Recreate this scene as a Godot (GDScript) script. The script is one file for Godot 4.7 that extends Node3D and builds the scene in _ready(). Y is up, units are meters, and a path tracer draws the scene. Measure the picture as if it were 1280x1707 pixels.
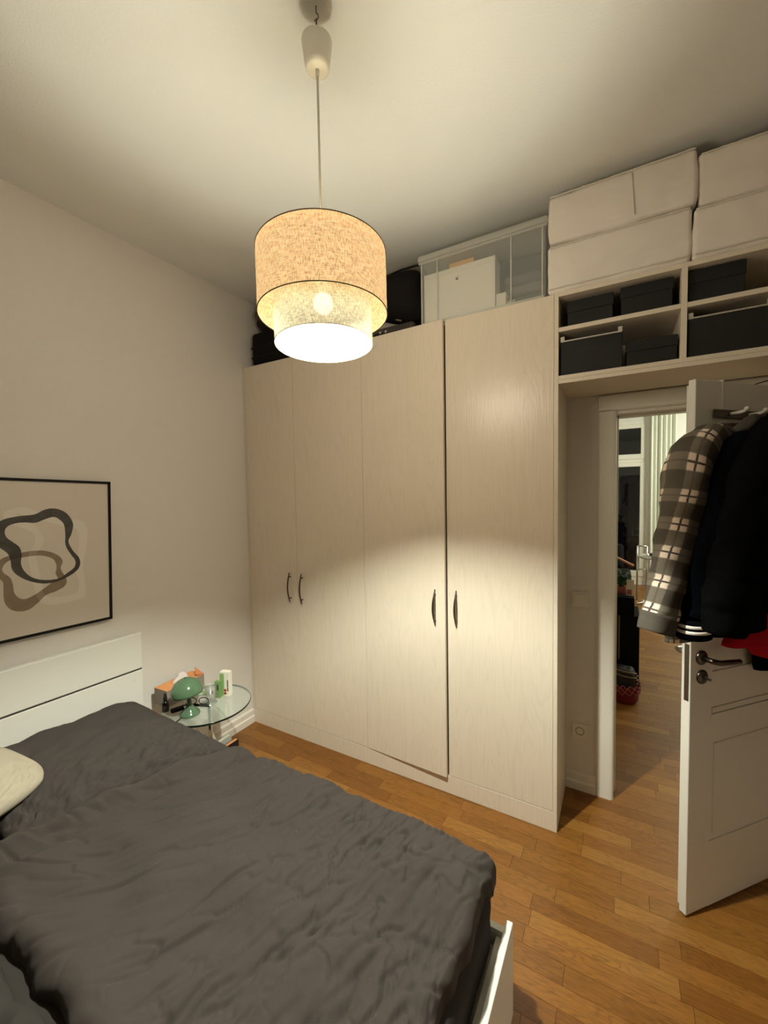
extends Node3D

const CEIL := 2.918
const WOOD_D := 0.367      # depth of wardrobe and bridge shelf
const LAMP := Vector3(1.505, 0.0, 1.04)
var used := {}
var M := {}
var rng := RandomNumberGenerator.new()

# ------------------------------------------------------------------ naming
func numbered(parent: Node, called: String) -> String:
	var key = str(parent.get_instance_id()) + called
	var n: int = used.get(key, 0)
	used[key] = n + 1
	return called if n == 0 else "%s_%03d" % [called, n]

func obj(called: String, st, m: Material, parent: Node = self) -> MeshInstance3D:
	var o := MeshInstance3D.new()
	o.name = numbered(parent, called)
	if st is SurfaceTool:
		st.generate_normals()
		o.mesh = st.commit()
	else:
		o.mesh = st
	o.material_override = m
	parent.add_child(o, true)
	return o

func thing(called: String, label: String, category: String, at := Vector3.ZERO, turn := 0.0, group := "") -> Node3D:
	var o := Node3D.new()
	o.name = numbered(self, called)
	add_child(o, true)
	o.position = at
	o.rotation.y = turn
	return tag(o, label, category, group)

func tag(o, label: String, category: String, group := ""):
	o.set_meta("label", label)
	o.set_meta("category", category)
	if group != "": o.set_meta("group", group)
	return o

func struct(called: String, st, m: Material, label: String) -> MeshInstance3D:
	var o := obj(called, st, m)
	o.set_meta("kind", "structure")
	o.set_meta("label", label)
	return o

func struct_node(called: String, label: String, at := Vector3.ZERO) -> Node3D:
	var o := Node3D.new()
	o.name = numbered(self, called)
	add_child(o, true)
	o.position = at
	o.set_meta("kind", "structure")
	o.set_meta("label", label)
	return o

# ------------------------------------------------------------------ mesh helpers
func ST() -> SurfaceTool:
	var s := SurfaceTool.new()
	s.begin(Mesh.PRIMITIVE_TRIANGLES)
	return s

func tri(st: SurfaceTool, a: Vector3, b: Vector3, c: Vector3, out: Vector3) -> void:
	if (b - a).cross(c - a).dot(out) > 0.0:
		var t := b
		b = c
		c = t
	st.add_vertex(a); st.add_vertex(b); st.add_vertex(c)

func quad(st: SurfaceTool, a: Vector3, b: Vector3, c: Vector3, d: Vector3, out: Vector3) -> void:
	tri(st, a, b, c, out)
	tri(st, a, c, d, out)

# chamfered box
func box(st: SurfaceTool, c: Vector3, size: Vector3, bev := 0.0015, basis := Basis.IDENTITY) -> SurfaceTool:
	var h := size * 0.5
	bev = minf(bev, minf(h.x, minf(h.y, h.z)) * 0.45)
	st.set_smooth_group(-1)
	var g := func(s: Vector3, k: int) -> Vector3:
		var v := Vector3(s.x * (h.x - bev), s.y * (h.y - bev), s.z * (h.z - bev))
		v[k] = s[k] * h[k]
		return c + basis * v
	for k in 3:
		var i := (k + 1) % 3
		var j := (k + 2) % 3
		for s in [-1.0, 1.0]:
			var p := []
			for q in [[-1.0, -1.0], [1.0, -1.0], [1.0, 1.0], [-1.0, 1.0]]:
				var v := Vector3.ZERO
				v[k] = s; v[i] = q[0]; v[j] = q[1]
				p.append(g.call(v, k))
			var n := Vector3.ZERO
			n[k] = s
			quad(st, p[0], p[1], p[2], p[3], basis * n)
		for s in [-1.0, 1.0]:
			for t in [-1.0, 1.0]:
				var a := Vector3.ZERO
				a[i] = s; a[j] = t; a[k] = -1.0
				var b := a
				b[k] = 1.0
				var n2 := Vector3.ZERO
				n2[i] = s; n2[j] = t
				quad(st, g.call(a, i), g.call(b, i), g.call(b, j), g.call(a, j), basis * n2)
	for sx in [-1.0, 1.0]:
		for sy in [-1.0, 1.0]:
			for sz in [-1.0, 1.0]:
				var v := Vector3(sx, sy, sz)
				tri(st, g.call(v, 0), g.call(v, 1), g.call(v, 2), basis * v)
	return st

func bx(x0: float, y0: float, z0: float, x1: float, y1: float, z1: float, bev := 0.0015, st: SurfaceTool = null) -> SurfaceTool:
	if st == null: st = ST()
	return box(st, Vector3((x0 + x1) / 2, (y0 + y1) / 2, (z0 + z1) / 2), Vector3(absf(x1 - x0), absf(y1 - y0), absf(z1 - z0)), bev)

# lathe round an axis through c; profile = [[r, y], ...]; sharp corners where a point is repeated
func lathe(st: SurfaceTool, c: Vector3, prof: Array, seg := 40, basis := Basis.IDENTITY) -> SurfaceTool:
	var group := 1
	for i in prof.size() - 1:
		var a = prof[i]
		var b = prof[i + 1]
		if is_equal_approx(a[0], b[0]) and is_equal_approx(a[1], b[1]):
			group += 1
			continue
		st.set_smooth_group(group)
		var nrm := Vector2(b[1] - a[1], -(b[0] - a[0]))
		for k in seg:
			var t0 := TAU * k / seg
			var t1 := TAU * (k + 1) / seg
			var e0 := Vector3(cos(t0), 0, sin(t0))
			var e1 := Vector3(cos(t1), 0, sin(t1))
			var p0: Vector3 = c + basis * (e0 * a[0] + Vector3(0, a[1], 0))
			var p1: Vector3 = c + basis * (e1 * a[0] + Vector3(0, a[1], 0))
			var p2: Vector3 = c + basis * (e1 * b[0] + Vector3(0, b[1], 0))
			var p3: Vector3 = c + basis * (e0 * b[0] + Vector3(0, b[1], 0))
			var out: Vector3 = basis * ((e0 + e1) * 0.5 * nrm.x + Vector3(0, nrm.y, 0))
			var u0 := float(k) / seg
			var u1 := float(k + 1) / seg
			_uvquad(st, [p0, p1, p2, p3], [Vector2(u0, a[1]), Vector2(u1, a[1]), Vector2(u1, b[1]), Vector2(u0, b[1])], out)
	return st

func _uvtri(st: SurfaceTool, p: Array, uv: Array, i: int, j: int, k: int, out: Vector3) -> void:
	if (p[i] - p[j]).length_squared() < 1e-14 or (p[j] - p[k]).length_squared() < 1e-14 or (p[i] - p[k]).length_squared() < 1e-14: return
	if (p[j] - p[i]).cross(p[k] - p[i]).dot(out) > 0.0:
		var t := j
		j = k
		k = t
	for q in [i, j, k]:
		st.set_uv(uv[q])
		st.add_vertex(p[q])

func _uvquad(st: SurfaceTool, p: Array, uv: Array, out: Vector3) -> void:
	_uvtri(st, p, uv, 0, 1, 2, out)
	_uvtri(st, p, uv, 0, 2, 3, out)

# loft through rings [centre, axis u, axis v]; e < 1 makes the section squarer
func loft(st: SurfaceTool, rings: Array, seg := 24, e := 1.0, noise: FastNoiseLite = null, amp := 0.0, caps := true) -> SurfaceTool:
	st.set_smooth_group(1)
	var pts := []
	var len_at := [0.0]
	for i in rings.size():
		var r = rings[i]
		var ring := []
		for k in seg + 1:
			var t := TAU * (k % seg) / seg
			var cu := signf(cos(t)) * pow(absf(cos(t)), e)
			var cv := signf(sin(t)) * pow(absf(sin(t)), e)
			var d: Vector3 = r[1] * cu + r[2] * cv
			var p: Vector3 = r[0] + d
			if noise != null:
				p += d.normalized() * noise.get_noise_3dv(p) * amp
			ring.append(p)
		pts.append(ring)
		if i > 0: len_at.append(len_at[i - 1] + (rings[i][0] - rings[i - 1][0]).length())
	for i in rings.size() - 1:
		var w0: float = (rings[i][1].length() + rings[i][2].length()) * PI
		for k in seg:
			var p := [pts[i][k], pts[i][k + 1], pts[i + 1][k + 1], pts[i + 1][k]]
			var u0 := w0 * k / seg
			var u1 := w0 * (k + 1) / seg
			var out: Vector3 = (p[0] + p[1] + p[2] + p[3]) / 4.0 - (rings[i][0] + rings[i + 1][0]) / 2.0
			_uvquad(st, p, [Vector2(u0, len_at[i]), Vector2(u1, len_at[i]), Vector2(u1, len_at[i + 1]), Vector2(u0, len_at[i + 1])], out)
	if caps:
		for i in [0, rings.size() - 1]:
			var out: Vector3 = rings[0][0] - rings[1][0] if i == 0 else rings[i][0] - rings[i - 1][0]
			for k in seg:
				_uvtri(st, [rings[i][0], pts[i][k], pts[i][k + 1]], [Vector2.ZERO, Vector2.ZERO, Vector2.ZERO], 0, 1, 2, out)
	return st

# smooth resampling of loft rings (Catmull-Rom)
func smooth_rings(r: Array, per := 5) -> Array:
	var out := []
	for i in r.size() - 1:
		var a = r[maxi(i - 1, 0)]
		var b = r[i]
		var c = r[i + 1]
		var d = r[mini(i + 2, r.size() - 1)]
		for k in per:
			var t := float(k) / per
			var q := []
			for j in 3:
				q.append(b[j].cubic_interpolate(c[j], a[j], d[j], t))
			out.append(q)
	out.append(r[-1])
	return out

func tube(st: SurfaceTool, pts: Array, r: float, seg := 12) -> SurfaceTool:
	var rings := []
	var up := Vector3(0.31, 0.87, 0.37).normalized()
	for i in pts.size():
		var d: Vector3 = (pts[mini(i + 1, pts.size() - 1)] - pts[maxi(i - 1, 0)]).normalized()
		var u := d.cross(up).normalized()
		if i > 0:
			var pu: Vector3 = rings[-1][1].normalized()
			u = (pu - d * pu.dot(d)).normalized()
		rings.append([pts[i], u * r, d.cross(u).normalized() * r])
	return loft(st, rings, seg)

# prism over a polygon in the plane of u and v
func prism(st: SurfaceTool, o: Vector3, u: Vector3, v: Vector3, poly: PackedVector2Array, depth: Vector3) -> SurfaceTool:
	st.set_smooth_group(-1)
	var idx := Geometry2D.triangulate_polygon(poly)
	var P := []
	var mid := Vector3.ZERO
	for q in poly:
		P.append(o + u * q.x + v * q.y)
		mid += P[-1] / poly.size()
	for i in range(0, idx.size(), 3):
		tri(st, P[idx[i]], P[idx[i + 1]], P[idx[i + 2]], -depth)
		tri(st, P[idx[i]] + depth, P[idx[i + 1]] + depth, P[idx[i + 2]] + depth, depth)
	var cw := Geometry2D.is_polygon_clockwise(poly)
	var nn := u.cross(v)
	for i in P.size():
		var a: Vector3 = P[i]
		var b: Vector3 = P[(i + 1) % P.size()]
		var out := (b - a).cross(nn)
		if cw: out = -out
		quad(st, a, b, b + depth, a + depth, out)
	return st

# rounded soft box with optional lumps
func soft_box(st: SurfaceTool, c: Vector3, size: Vector3, r: float, n := 14, noise: FastNoiseLite = null, amp := 0.0, basis := Basis.IDENTITY, bulge := 0.0) -> SurfaceTool:
	st.set_smooth_group(1)
	var h := size * 0.5
	var lists := []
	for k in 3:
		var L := []
		for q in [0.0, 0.12, 0.3, 0.55, 0.8]: L.append(-h[k] + r * q)
		for q in n + 1: L.append(lerpf(-h[k] + r, h[k] - r, float(q) / n))
		for q in [0.8, 0.55, 0.3, 0.12, 0.0]: L.append(h[k] - r * q)
		lists.append(L)
	var inn := h - Vector3(r, r, r)
	var at := func(p: Vector3) -> Vector3:
		var i: Vector3 = p.clamp(-inn, inn)
		var d := (p - i).normalized()
		var q := i + d * r
		if bulge != 0.0:
			q += d * bulge * (1.0 - pow(absf(q.x / h.x), 2.0) * absf(d.y + d.z)) * (1.0 - pow(absf(q.y / h.y), 2.0) * absf(d.x + d.z)) 
		var w: Vector3 = c + basis * q
		if noise != null: w += basis * d * noise.get_noise_3dv(w) * amp
		return w
	for k in 3:
		var i := (k + 1) % 3
		var j := (k + 2) % 3
		for s in [-1.0, 1.0]:
			var nrm := Vector3.ZERO
			nrm[k] = s
			var gridp := []
			for a in lists[i]:
				var row := []
				for b in lists[j]:
					var v := Vector3.ZERO
					v[k] = s * h[k]; v[i] = a; v[j] = b
					row.append(at.call(v))
				gridp.append(row)
			for a in gridp.size() - 1:
				for b in gridp[a].size() - 1:
					quad(st, gridp[a][b], gridp[a + 1][b], gridp[a + 1][b + 1], gridp[a][b + 1], basis * nrm)
	return st

func noise_of(freq: float, rseed: int, oct := 3) -> FastNoiseLite:
	var n := FastNoiseLite.new()
	n.noise_type = FastNoiseLite.TYPE_SIMPLEX_SMOOTH
	n.seed = rseed
	n.frequency = freq
	n.fractal_type = FastNoiseLite.FRACTAL_FBM
	n.fractal_octaves = oct
	return n

# ------------------------------------------------------------------ textures
func tex(w: int, h: int, f: Callable, mips := true) -> ImageTexture:
	var d := PackedByteArray()
	d.resize(w * h * 3)
	var k := 0
	for y in h:
		for x in w:
			var c: Color = f.call(x, y)
			d[k] = clampi(int(c.r * 255.0), 0, 255)
			d[k + 1] = clampi(int(c.g * 255.0), 0, 255)
			d[k + 2] = clampi(int(c.b * 255.0), 0, 255)
			k += 3
	var im := Image.create_from_data(w, h, false, Image.FORMAT_RGB8, d)
	if mips: im.generate_mipmaps()
	return ImageTexture.create_from_image(im)

# tileable noise: fu and fv are features across the tile
func tnoise(n: FastNoiseLite, u: float, v: float, fu: float, fv: float) -> float:
	u = fposmod(u, 1.0)
	v = fposmod(v, 1.0)
	var a := (1.0 - u) * (1.0 - v)
	var b := u * (1.0 - v)
	var c := (1.0 - u) * v
	var d := u * v
	var t := a * n.get_noise_2d(u * fu, v * fv) + b * n.get_noise_2d((u - 1.0) * fu, v * fv) + c * n.get_noise_2d(u * fu, (v - 1.0) * fv) + d * n.get_noise_2d((u - 1.0) * fu, (v - 1.0) * fv)
	return t / sqrt(a * a + b * b + c * c + d * d)

func mat(c: Color, rough := 0.6, metal := 0.0, spec := 0.5) -> StandardMaterial3D:
	var m := StandardMaterial3D.new()
	m.albedo_color = c
	m.roughness = rough
	m.metallic = metal
	m.metallic_specular = spec
	return m

func tri_map(m: StandardMaterial3D, scale: Vector3, offset := Vector3.ZERO, world := false) -> StandardMaterial3D:
	m.uv1_triplanar = true
	m.uv1_world_triplanar = world
	m.uv1_triplanar_sharpness = 8.0
	m.uv1_scale = scale
	m.uv1_offset = offset
	return m

func bump(m: StandardMaterial3D, t: Texture2D, cm: float) -> StandardMaterial3D:
	m.heightmap_enabled = true
	m.heightmap_texture = t
	m.heightmap_scale = cm
	return m

func blob(img_w: int, img_h: int, mm: PackedInt32Array, per_m: float) -> PackedVector2Array:
	# a closed smooth outline through points given in millimetres from the print's top right corner
	var p := []
	for i in range(0, mm.size(), 2):
		p.append(Vector2(img_w - mm[i] * per_m, mm[i + 1] * per_m))
	var out := PackedVector2Array()
	var n := p.size()
	for i in n:
		for k in 5:
			out.append(p[i].cubic_interpolate(p[(i + 1) % n], p[(i - 1 + n) % n], p[(i + 2) % n], k / 5.0))
	return out

func fill_ring(buf: PackedFloat32Array, w: int, h: int, outlines: Array, c: Color, alpha: float, wobble: FastNoiseLite) -> void:
	for y in h:
		var xs := []
		for poly in outlines:
			for i in poly.size():
				var a: Vector2 = poly[i]
				var b: Vector2 = poly[(i + 1) % poly.size()]
				var yy := y + 0.5
				if (a.y <= yy) != (b.y <= yy):
					xs.append(a.x + (yy - a.y) / (b.y - a.y) * (b.x - a.x))
		xs.sort()
		for k in range(0, xs.size() - 1, 2):
			for x in range(maxi(0, int(xs[k] + 0.5)), mini(w, int(xs[k + 1] + 0.5))):
				var al := alpha * (1.0 + 0.12 * wobble.get_noise_2d(x, y))
				var o := (y * w + x) * 3
				buf[o] = lerpf(buf[o], c.r, al)
				buf[o + 1] = lerpf(buf[o + 1], c.g, al)
				buf[o + 2] = lerpf(buf[o + 2], c.b, al)

func make_print() -> ImageTexture:
	var w := 480
	var h := 670
	var per := 1.0
	var buf := PackedFloat32Array()
	buf.resize(w * h * 3)
	for i in w * h:
		buf[i * 3] = 0.86; buf[i * 3 + 1] = 0.825; buf[i * 3 + 2] = 0.78
	var wob := noise_of(0.02, 5)
	var pale_o := blob(w, h, PackedInt32Array([392, 130, 336, 113, 284, 131, 193, 169, 126, 177, 94, 215, 98, 311, 114, 388, 107, 470, 106, 542, 143, 554, 210, 559, 273, 543, 298, 492, 309, 417, 320, 328, 297, 272, 301, 228, 351, 195, 394, 171]), per)
	var pale_i := blob(w, h, PackedInt32Array([354, 139, 292, 164, 194, 200, 148, 211, 129, 244, 132, 322, 150, 399, 132, 465, 141, 519, 209, 527, 265, 507, 275, 453, 289, 361, 293, 324, 267, 276, 268, 239, 299, 192, 344, 168]), per)
	fill_ring(buf, w, h, [pale_o, pale_i], Color(0.93, 0.91, 0.87), 0.5, wob)
	var br_o := blob(w, h, PackedInt32Array([435, 367, 423, 341, 401, 323, 368, 314, 322, 306, 274, 306, 232, 321, 204, 344, 195, 368, 203, 398, 182, 448, 187, 478, 221, 498, 259, 508, 291, 538, 322, 560, 354, 561, 384, 545, 402, 512, 405, 469, 406, 427, 421, 403]), per)
	var br_i := blob(w, h, PackedInt32Array([408, 371, 397, 348, 374, 334, 335, 329, 287, 327, 251, 337, 227, 356, 219, 388, 223, 417, 215, 442, 238, 456, 270, 480, 301, 499, 331, 511, 354, 503, 370, 477, 374, 441, 383, 410, 401, 390]), per)
	fill_ring(buf, w, h, [br_o, br_i], Color(0.42, 0.34, 0.25), 0.72, wob)
	fill_ring(buf, w, h, [pale_o, pale_i], Color(0.93, 0.91, 0.87), 0.15, wob)
	var dk_o := blob(w, h, PackedInt32Array([459, 221, 447, 195, 426, 180, 393, 161, 343, 150, 297, 145, 260, 125, 226, 119, 191, 131, 166, 156, 151, 195, 159, 241, 171, 275, 153, 320, 130, 354, 125, 387, 140, 416, 179, 441, 225, 455, 269, 455, 316, 437, 355, 408, 376, 376, 380, 340, 389, 308, 415, 280, 440, 260]), per)
	var dk_i := blob(w, h, PackedInt32Array([397, 213, 387, 193, 361, 181, 328, 179, 293, 182, 262, 169, 227, 158, 202, 173, 187, 197, 183, 239, 182, 293, 161, 338, 145, 368, 150, 399, 178, 421, 212, 442, 268, 439, 310, 420, 337, 386, 346, 353, 343, 317, 350, 284, 371, 261, 392, 238]), per)
	fill_ring(buf, w, h, [dk_o, dk_i], Color(0.13, 0.12, 0.11), 0.84, wob)
	return tex(w, h, func(x, y):
		var o: int = (y * w + x) * 3
		return Color(buf[o], buf[o + 1], buf[o + 2]))

func make_materials() -> void:
	var wall_n := noise_of(1.0, 11, 4)
	var plaster := tex(256, 256, func(x, y):
		var v := 0.5 + 0.5 * tnoise(wall_n, x / 256.0, y / 256.0, 60.0, 60.0)
		return Color(v, v, v))
	M.wall = bump(tri_map(mat(Color(0.90, 0.882, 0.855), 0.92, 0, 0.3), Vector3(2.5, 2.5, 2.5), Vector3.ZERO, true), plaster, 0.12)
	M.ceiling = bump(tri_map(mat(Color(0.90, 0.905, 0.885), 0.95, 0, 0.2), Vector3(2, 2, 2), Vector3.ZERO, true), plaster, 0.08)
	M.paint = mat(Color(0.905, 0.885, 0.84), 0.42)
	M.door_paint = mat(Color(0.87, 0.86, 0.82), 0.38)
	M.bed_white = mat(Color(0.92, 0.915, 0.88), 0.45)
	M.black_frame = mat(Color(0.10, 0.095, 0.09), 0.5, 0, 0.25)
	M.chrome = mat(Color(0.78, 0.76, 0.73), 0.16, 1.0)
	M.steel = mat(Color(0.55, 0.52, 0.48), 0.32, 1.0)
	M.rail = mat(Color(0.78, 0.76, 0.72), 0.35, 0.3)
	M.dark_steel = mat(Color(0.36, 0.33, 0.3), 0.3, 1.0)
	# wardrobe: cream ash with vertical grain
	var gn := noise_of(1.0, 21, 4)
	var gn2 := noise_of(1.0, 22, 3)
	var ash_h := tex(256, 512, func(x, y):
		var u: float = x / 256.0
		var v: float = y / 512.0
		var warp: float = tnoise(gn2, u, v, 2.2, 0.9) * 1.0
		var lines: float = 0.5 + 0.5 * sin(TAU * (9.0 * u + 5.0 * warp))
		var pores: float = tnoise(gn, u, v, 90.0, 4.5)
		var h: float = 0.62 - 0.22 * pow(lines, 5.0) + 0.42 * pores
		return Color(h, h, h))
	var ash_c := tex(256, 512, func(x, y):
		var u: float = x / 256.0
		var v: float = y / 512.0
		var warp: float = tnoise(gn2, u, v, 2.2, 0.9) * 1.0
		var lines: float = 0.5 + 0.5 * sin(TAU * (9.0 * u + 5.0 * warp))
		var pores: float = tnoise(gn, u, v, 90.0, 4.5)
		var t: float = 0.98 - 0.018 * pow(lines, 5.0) + 0.022 * pores
		return Color(t, t, t * 0.99))
	M.ash = []
	for i in 5:
		var m := tri_map(mat(Color(0.915, 0.865, 0.795), 0.30, 0, 0.5), Vector3(2.1, 0.62, 2.1), Vector3(0.37 * i, 0.23 * i, 0.0))
		m.albedo_texture = ash_c
		M.ash.append(bump(m, ash_h, 0.06))
	M.ash_edge = mat(Color(0.89, 0.845, 0.77), 0.5)
	M.shelf_in = mat(Color(0.72, 0.67, 0.58), 0.6)
	# oak staves
	var on := noise_of(1.0, 31, 4)
	var on2 := noise_of(1.0, 32, 3)
	var oak := tex(512, 256, func(x, y):
		var u: float = x / 512.0
		var v: float = y / 256.0
		var warp: float = tnoise(on2, u, v, 1.8, 2.6)
		var rings: float = 0.5 + 0.5 * sin(TAU * (7.0 * v + 4.5 * warp))
		var fine: float = tnoise(on, u, v, 7.0, 70.0)
		var flecks: float = maxf(0.0, tnoise(on, u + 0.3, v, 16.0, 90.0) - 0.25)
		var t: float = 0.93 - 0.10 * pow(rings, 4.0) * (0.6 + 1.2 * warp) + 0.15 * fine - 0.5 * flecks
		return Color(t, t * (0.985 + 0.02 * t), t * (0.95 + 0.05 * t)))
	M.oak = []
	for c in [Color(0.565, 0.375, 0.15), Color(0.535, 0.345, 0.13), Color(0.62, 0.425, 0.19), Color(0.515, 0.325, 0.12), Color(0.555, 0.36, 0.14), Color(0.585, 0.385, 0.16)]:
		var m := mat(c, 0.38, 0, 0.45)
		m.albedo_texture = oak
		M.oak.append(bump(m, oak, 0.02))
	M.floor_gap = mat(Color(0.16, 0.09, 0.045), 0.8)
	# cloth
	var cn := noise_of(1.0, 41, 3)
	var weave := tex(256, 256, func(x, y):
		var u: float = x / 256.0
		var v: float = y / 256.0
		var t: float = 0.5 + 0.25 * tnoise(cn, u, v, 90.0, 90.0) + 0.12 * sin(TAU * 64.0 * u) + 0.12 * sin(TAU * 64.0 * v)
		return Color(t, t, t))
	var bed_c := Color(0.262, 0.238, 0.222)
	M.bedding = bump(tri_map(mat(bed_c, 0.95, 0, 0.2), Vector3(6, 6, 6)), weave, 0.03)
	M.bedding.rim_enabled = true
	M.bedding.rim = 0.25
	M.pillow = bump(tri_map(mat(Color(0.265, 0.243, 0.23), 0.95, 0, 0.2), Vector3(6, 6, 6)), weave, 0.03)
	M.sheet = bump(tri_map(mat(Color(0.22, 0.206, 0.195), 0.95, 0, 0.2), Vector3(6, 6, 6)), weave, 0.03)
	M.cream_cloth = bump(tri_map(mat(Color(0.66, 0.625, 0.55), 0.95, 0, 0.2), Vector3(6, 6, 6)), weave, 0.04)
	M.case_cloth = bump(tri_map(mat(Color(0.925, 0.895, 0.86), 0.9, 0, 0.2), Vector3(7, 7, 7)), weave, 0.03)
	M.case_trim = bump(tri_map(mat(Color(0.87, 0.85, 0.80), 0.9, 0, 0.2), Vector3(7, 7, 7)), weave, 0.03)
	M.coat_black = bump(tri_map(mat(Color(0.028, 0.028, 0.034), 0.9, 0, 0.08), Vector3(7, 7, 7)), weave, 0.03)
	M.bomber = bump(tri_map(mat(Color(0.028, 0.033, 0.05), 0.95, 0, 0.08), Vector3(7, 7, 7)), weave, 0.04)
	M.knit_white = mat(Color(0.9, 0.87, 0.84), 0.9, 0, 0.2)
	M.red_cloth = bump(tri_map(mat(Color(0.64, 0.05, 0.115), 0.85, 0, 0.2), Vector3(7, 7, 7)), weave, 0.03)
	M.bag = bump(tri_map(mat(Color(0.07, 0.06, 0.06), 0.85, 0, 0.3), Vector3(5, 5, 5)), weave, 0.03)
	M.bag_brown = bump(tri_map(mat(Color(0.16, 0.12, 0.11), 0.8, 0, 0.3), Vector3(5, 5, 5)), weave, 0.03)
	M.curtain = mat(Color(0.93, 0.93, 0.88), 0.9, 0, 0.1)
	M.curtain.backlight_enabled = true
	M.curtain.backlight = Color(0.5, 0.5, 0.47)
	var pn := noise_of(1.0, 51, 3)
	var plaid := tex(160, 160, func(x, y):
		var u: float = x / 160.0
		var v: float = y / 160.0
		var fz: float = 0.09 * tnoise(pn, u, v, 40.0, 40.0)
		var bu: float = smoothstep(0.18, 0.23, u + fz * 0.15) * (1.0 - smoothstep(0.63, 0.68, u + fz * 0.15))
		var bv: float = smoothstep(0.18, 0.23, v + fz * 0.15) * (1.0 - smoothstep(0.63, 0.68, v + fz * 0.15))
		var lu: float = 1.0 - smoothstep(0.018, 0.04, absf(u - 0.43))
		var lv: float = 1.0 - smoothstep(0.018, 0.04, absf(v - 0.43))
		var c := Color(0.29, 0.265, 0.24)
		c = c.lerp(Color(0.46, 0.43, 0.38), 0.75 * maxf(bu, bv))
		c = c.lerp(Color(0.87, 0.80, 0.735), bu * bv)
		c = c.lerp(Color(0.16, 0.14, 0.13), 0.75 * maxf(lu * (0.35 + bv), lv * (0.35 + bu)) * 0.8)
		c = c * (1.0 + fz * 2.2)
		return c)
	M.plaid = mat(Color.WHITE, 0.95, 0, 0.15)
	M.plaid.albedo_texture = plaid
	M.plaid.uv1_scale = Vector3(9.6, 11.2, 1)
	M.plaid_plain = bump(tri_map(mat(Color(0.30, 0.28, 0.255), 0.95, 0, 0.15), Vector3(7, 7, 7)), weave, 0.05)
	# lamp shades: slubby linen
	var ln := noise_of(1.0, 61, 3)
	var linen := tex(512, 256, func(x, y):
		var u: float = x / 512.0
		var v: float = y / 256.0
		var warp_t: float = tnoise(ln, u, v, 170.0, 9.0)
		var weft_t: float = tnoise(ln, u + 0.4, v + 0.2, 16.0, 60.0)
		var t: float = 0.86 + 0.26 * warp_t + 0.20 * weft_t
		return Color(t, t * 0.985, t * 0.95))
	M.shade_out = mat(Color(1.0, 0.93, 0.82), 0.95, 0, 0.1)
	M.shade_out.albedo_texture = linen
	M.shade_out.uv1_scale = Vector3(2, 6, 1)
	M.shade_out.backlight_enabled = true
	M.shade_in = mat(Color(1.0, 0.97, 0.90, 0.994), 0.95, 0, 0.1)
	M.shade_in.transparency = BaseMaterial3D.TRANSPARENCY_ALPHA
	M.shade_in.albedo_texture = linen
	M.shade_in.uv1_scale = Vector3(2, 6, 1)
	M.shade_in.backlight_enabled = true
	bump(M.shade_out, linen, 0.05)
	bump(M.shade_in, linen, 0.05)
	M.print = mat(Color.WHITE, 0.55)
	M.print.albedo_texture = make_print()
	M.black_card = mat(Color(0.075, 0.08, 0.083), 0.75)
	M.black_bin = mat(Color(0.055, 0.056, 0.05), 0.7)
	M.green_gloss = mat(Color(0.33, 0.44, 0.33), 0.14)
	M.glass = mat(Color(0.86, 0.96, 0.91, 0.12), 0.03)
	M.glass.transparency = BaseMaterial3D.TRANSPARENCY_ALPHA
	M.glass_edge = mat(Color(0.03, 0.10, 0.075), 0.1)
	M.plastic = mat(Color(0.86, 0.87, 0.84, 0.10), 0.25)
	M.plastic.transparency = BaseMaterial3D.TRANSPARENCY_ALPHA
	M.plastic_rim = mat(Color(0.88, 0.88, 0.84, 0.5), 0.35)
	M.plastic_rim.transparency = BaseMaterial3D.TRANSPARENCY_ALPHA
	M.night_glass = mat(Color(0.05, 0.06, 0.07, 0.25), 0.02)
	M.night_glass.transparency = BaseMaterial3D.TRANSPARENCY_ALPHA

# ------------------------------------------------------------------ build
func _ready() -> void:
	rng.seed = 4242
	var cam := Camera3D.new()
	cam.name = "camera"
	cam.fov = rad_to_deg(2.0 * atan(853.5 / 684.663))
	cam.near = 0.05
	cam.far = 60.0
	cam.transform = Transform3D(Basis(Vector3.UP, 0.52213) * Basis(Vector3.RIGHT, -0.04751) * Basis(Vector3.BACK, -0.01666), Vector3(2.2332, 1.5963, 1.981))
	add_child(cam)
	cam.current = true
	var env := Environment.new()
	env.background_mode = Environment.BG_COLOR
	env.background_color = Color(0.012, 0.015, 0.022)
	env.tonemap_mode = Environment.TONE_MAPPER_LINEAR
	env.tonemap_exposure = 1.3
	env.sdfgi_enabled = true
	env.ssao_enabled = true
	env.ssil_enabled = true
	var we := WorldEnvironment.new()
	we.name = "world_environment"
	we.environment = env
	add_child(we)
	make_materials()
	build_room()
	build_floor()
	build_door()
	build_wardrobe()
	build_bridge()
	build_bed()
	build_lamp()
	build_picture()
	build_boxes()
	build_on_top()
	build_side_table()
	build_coats()
	build_far_room()

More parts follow.
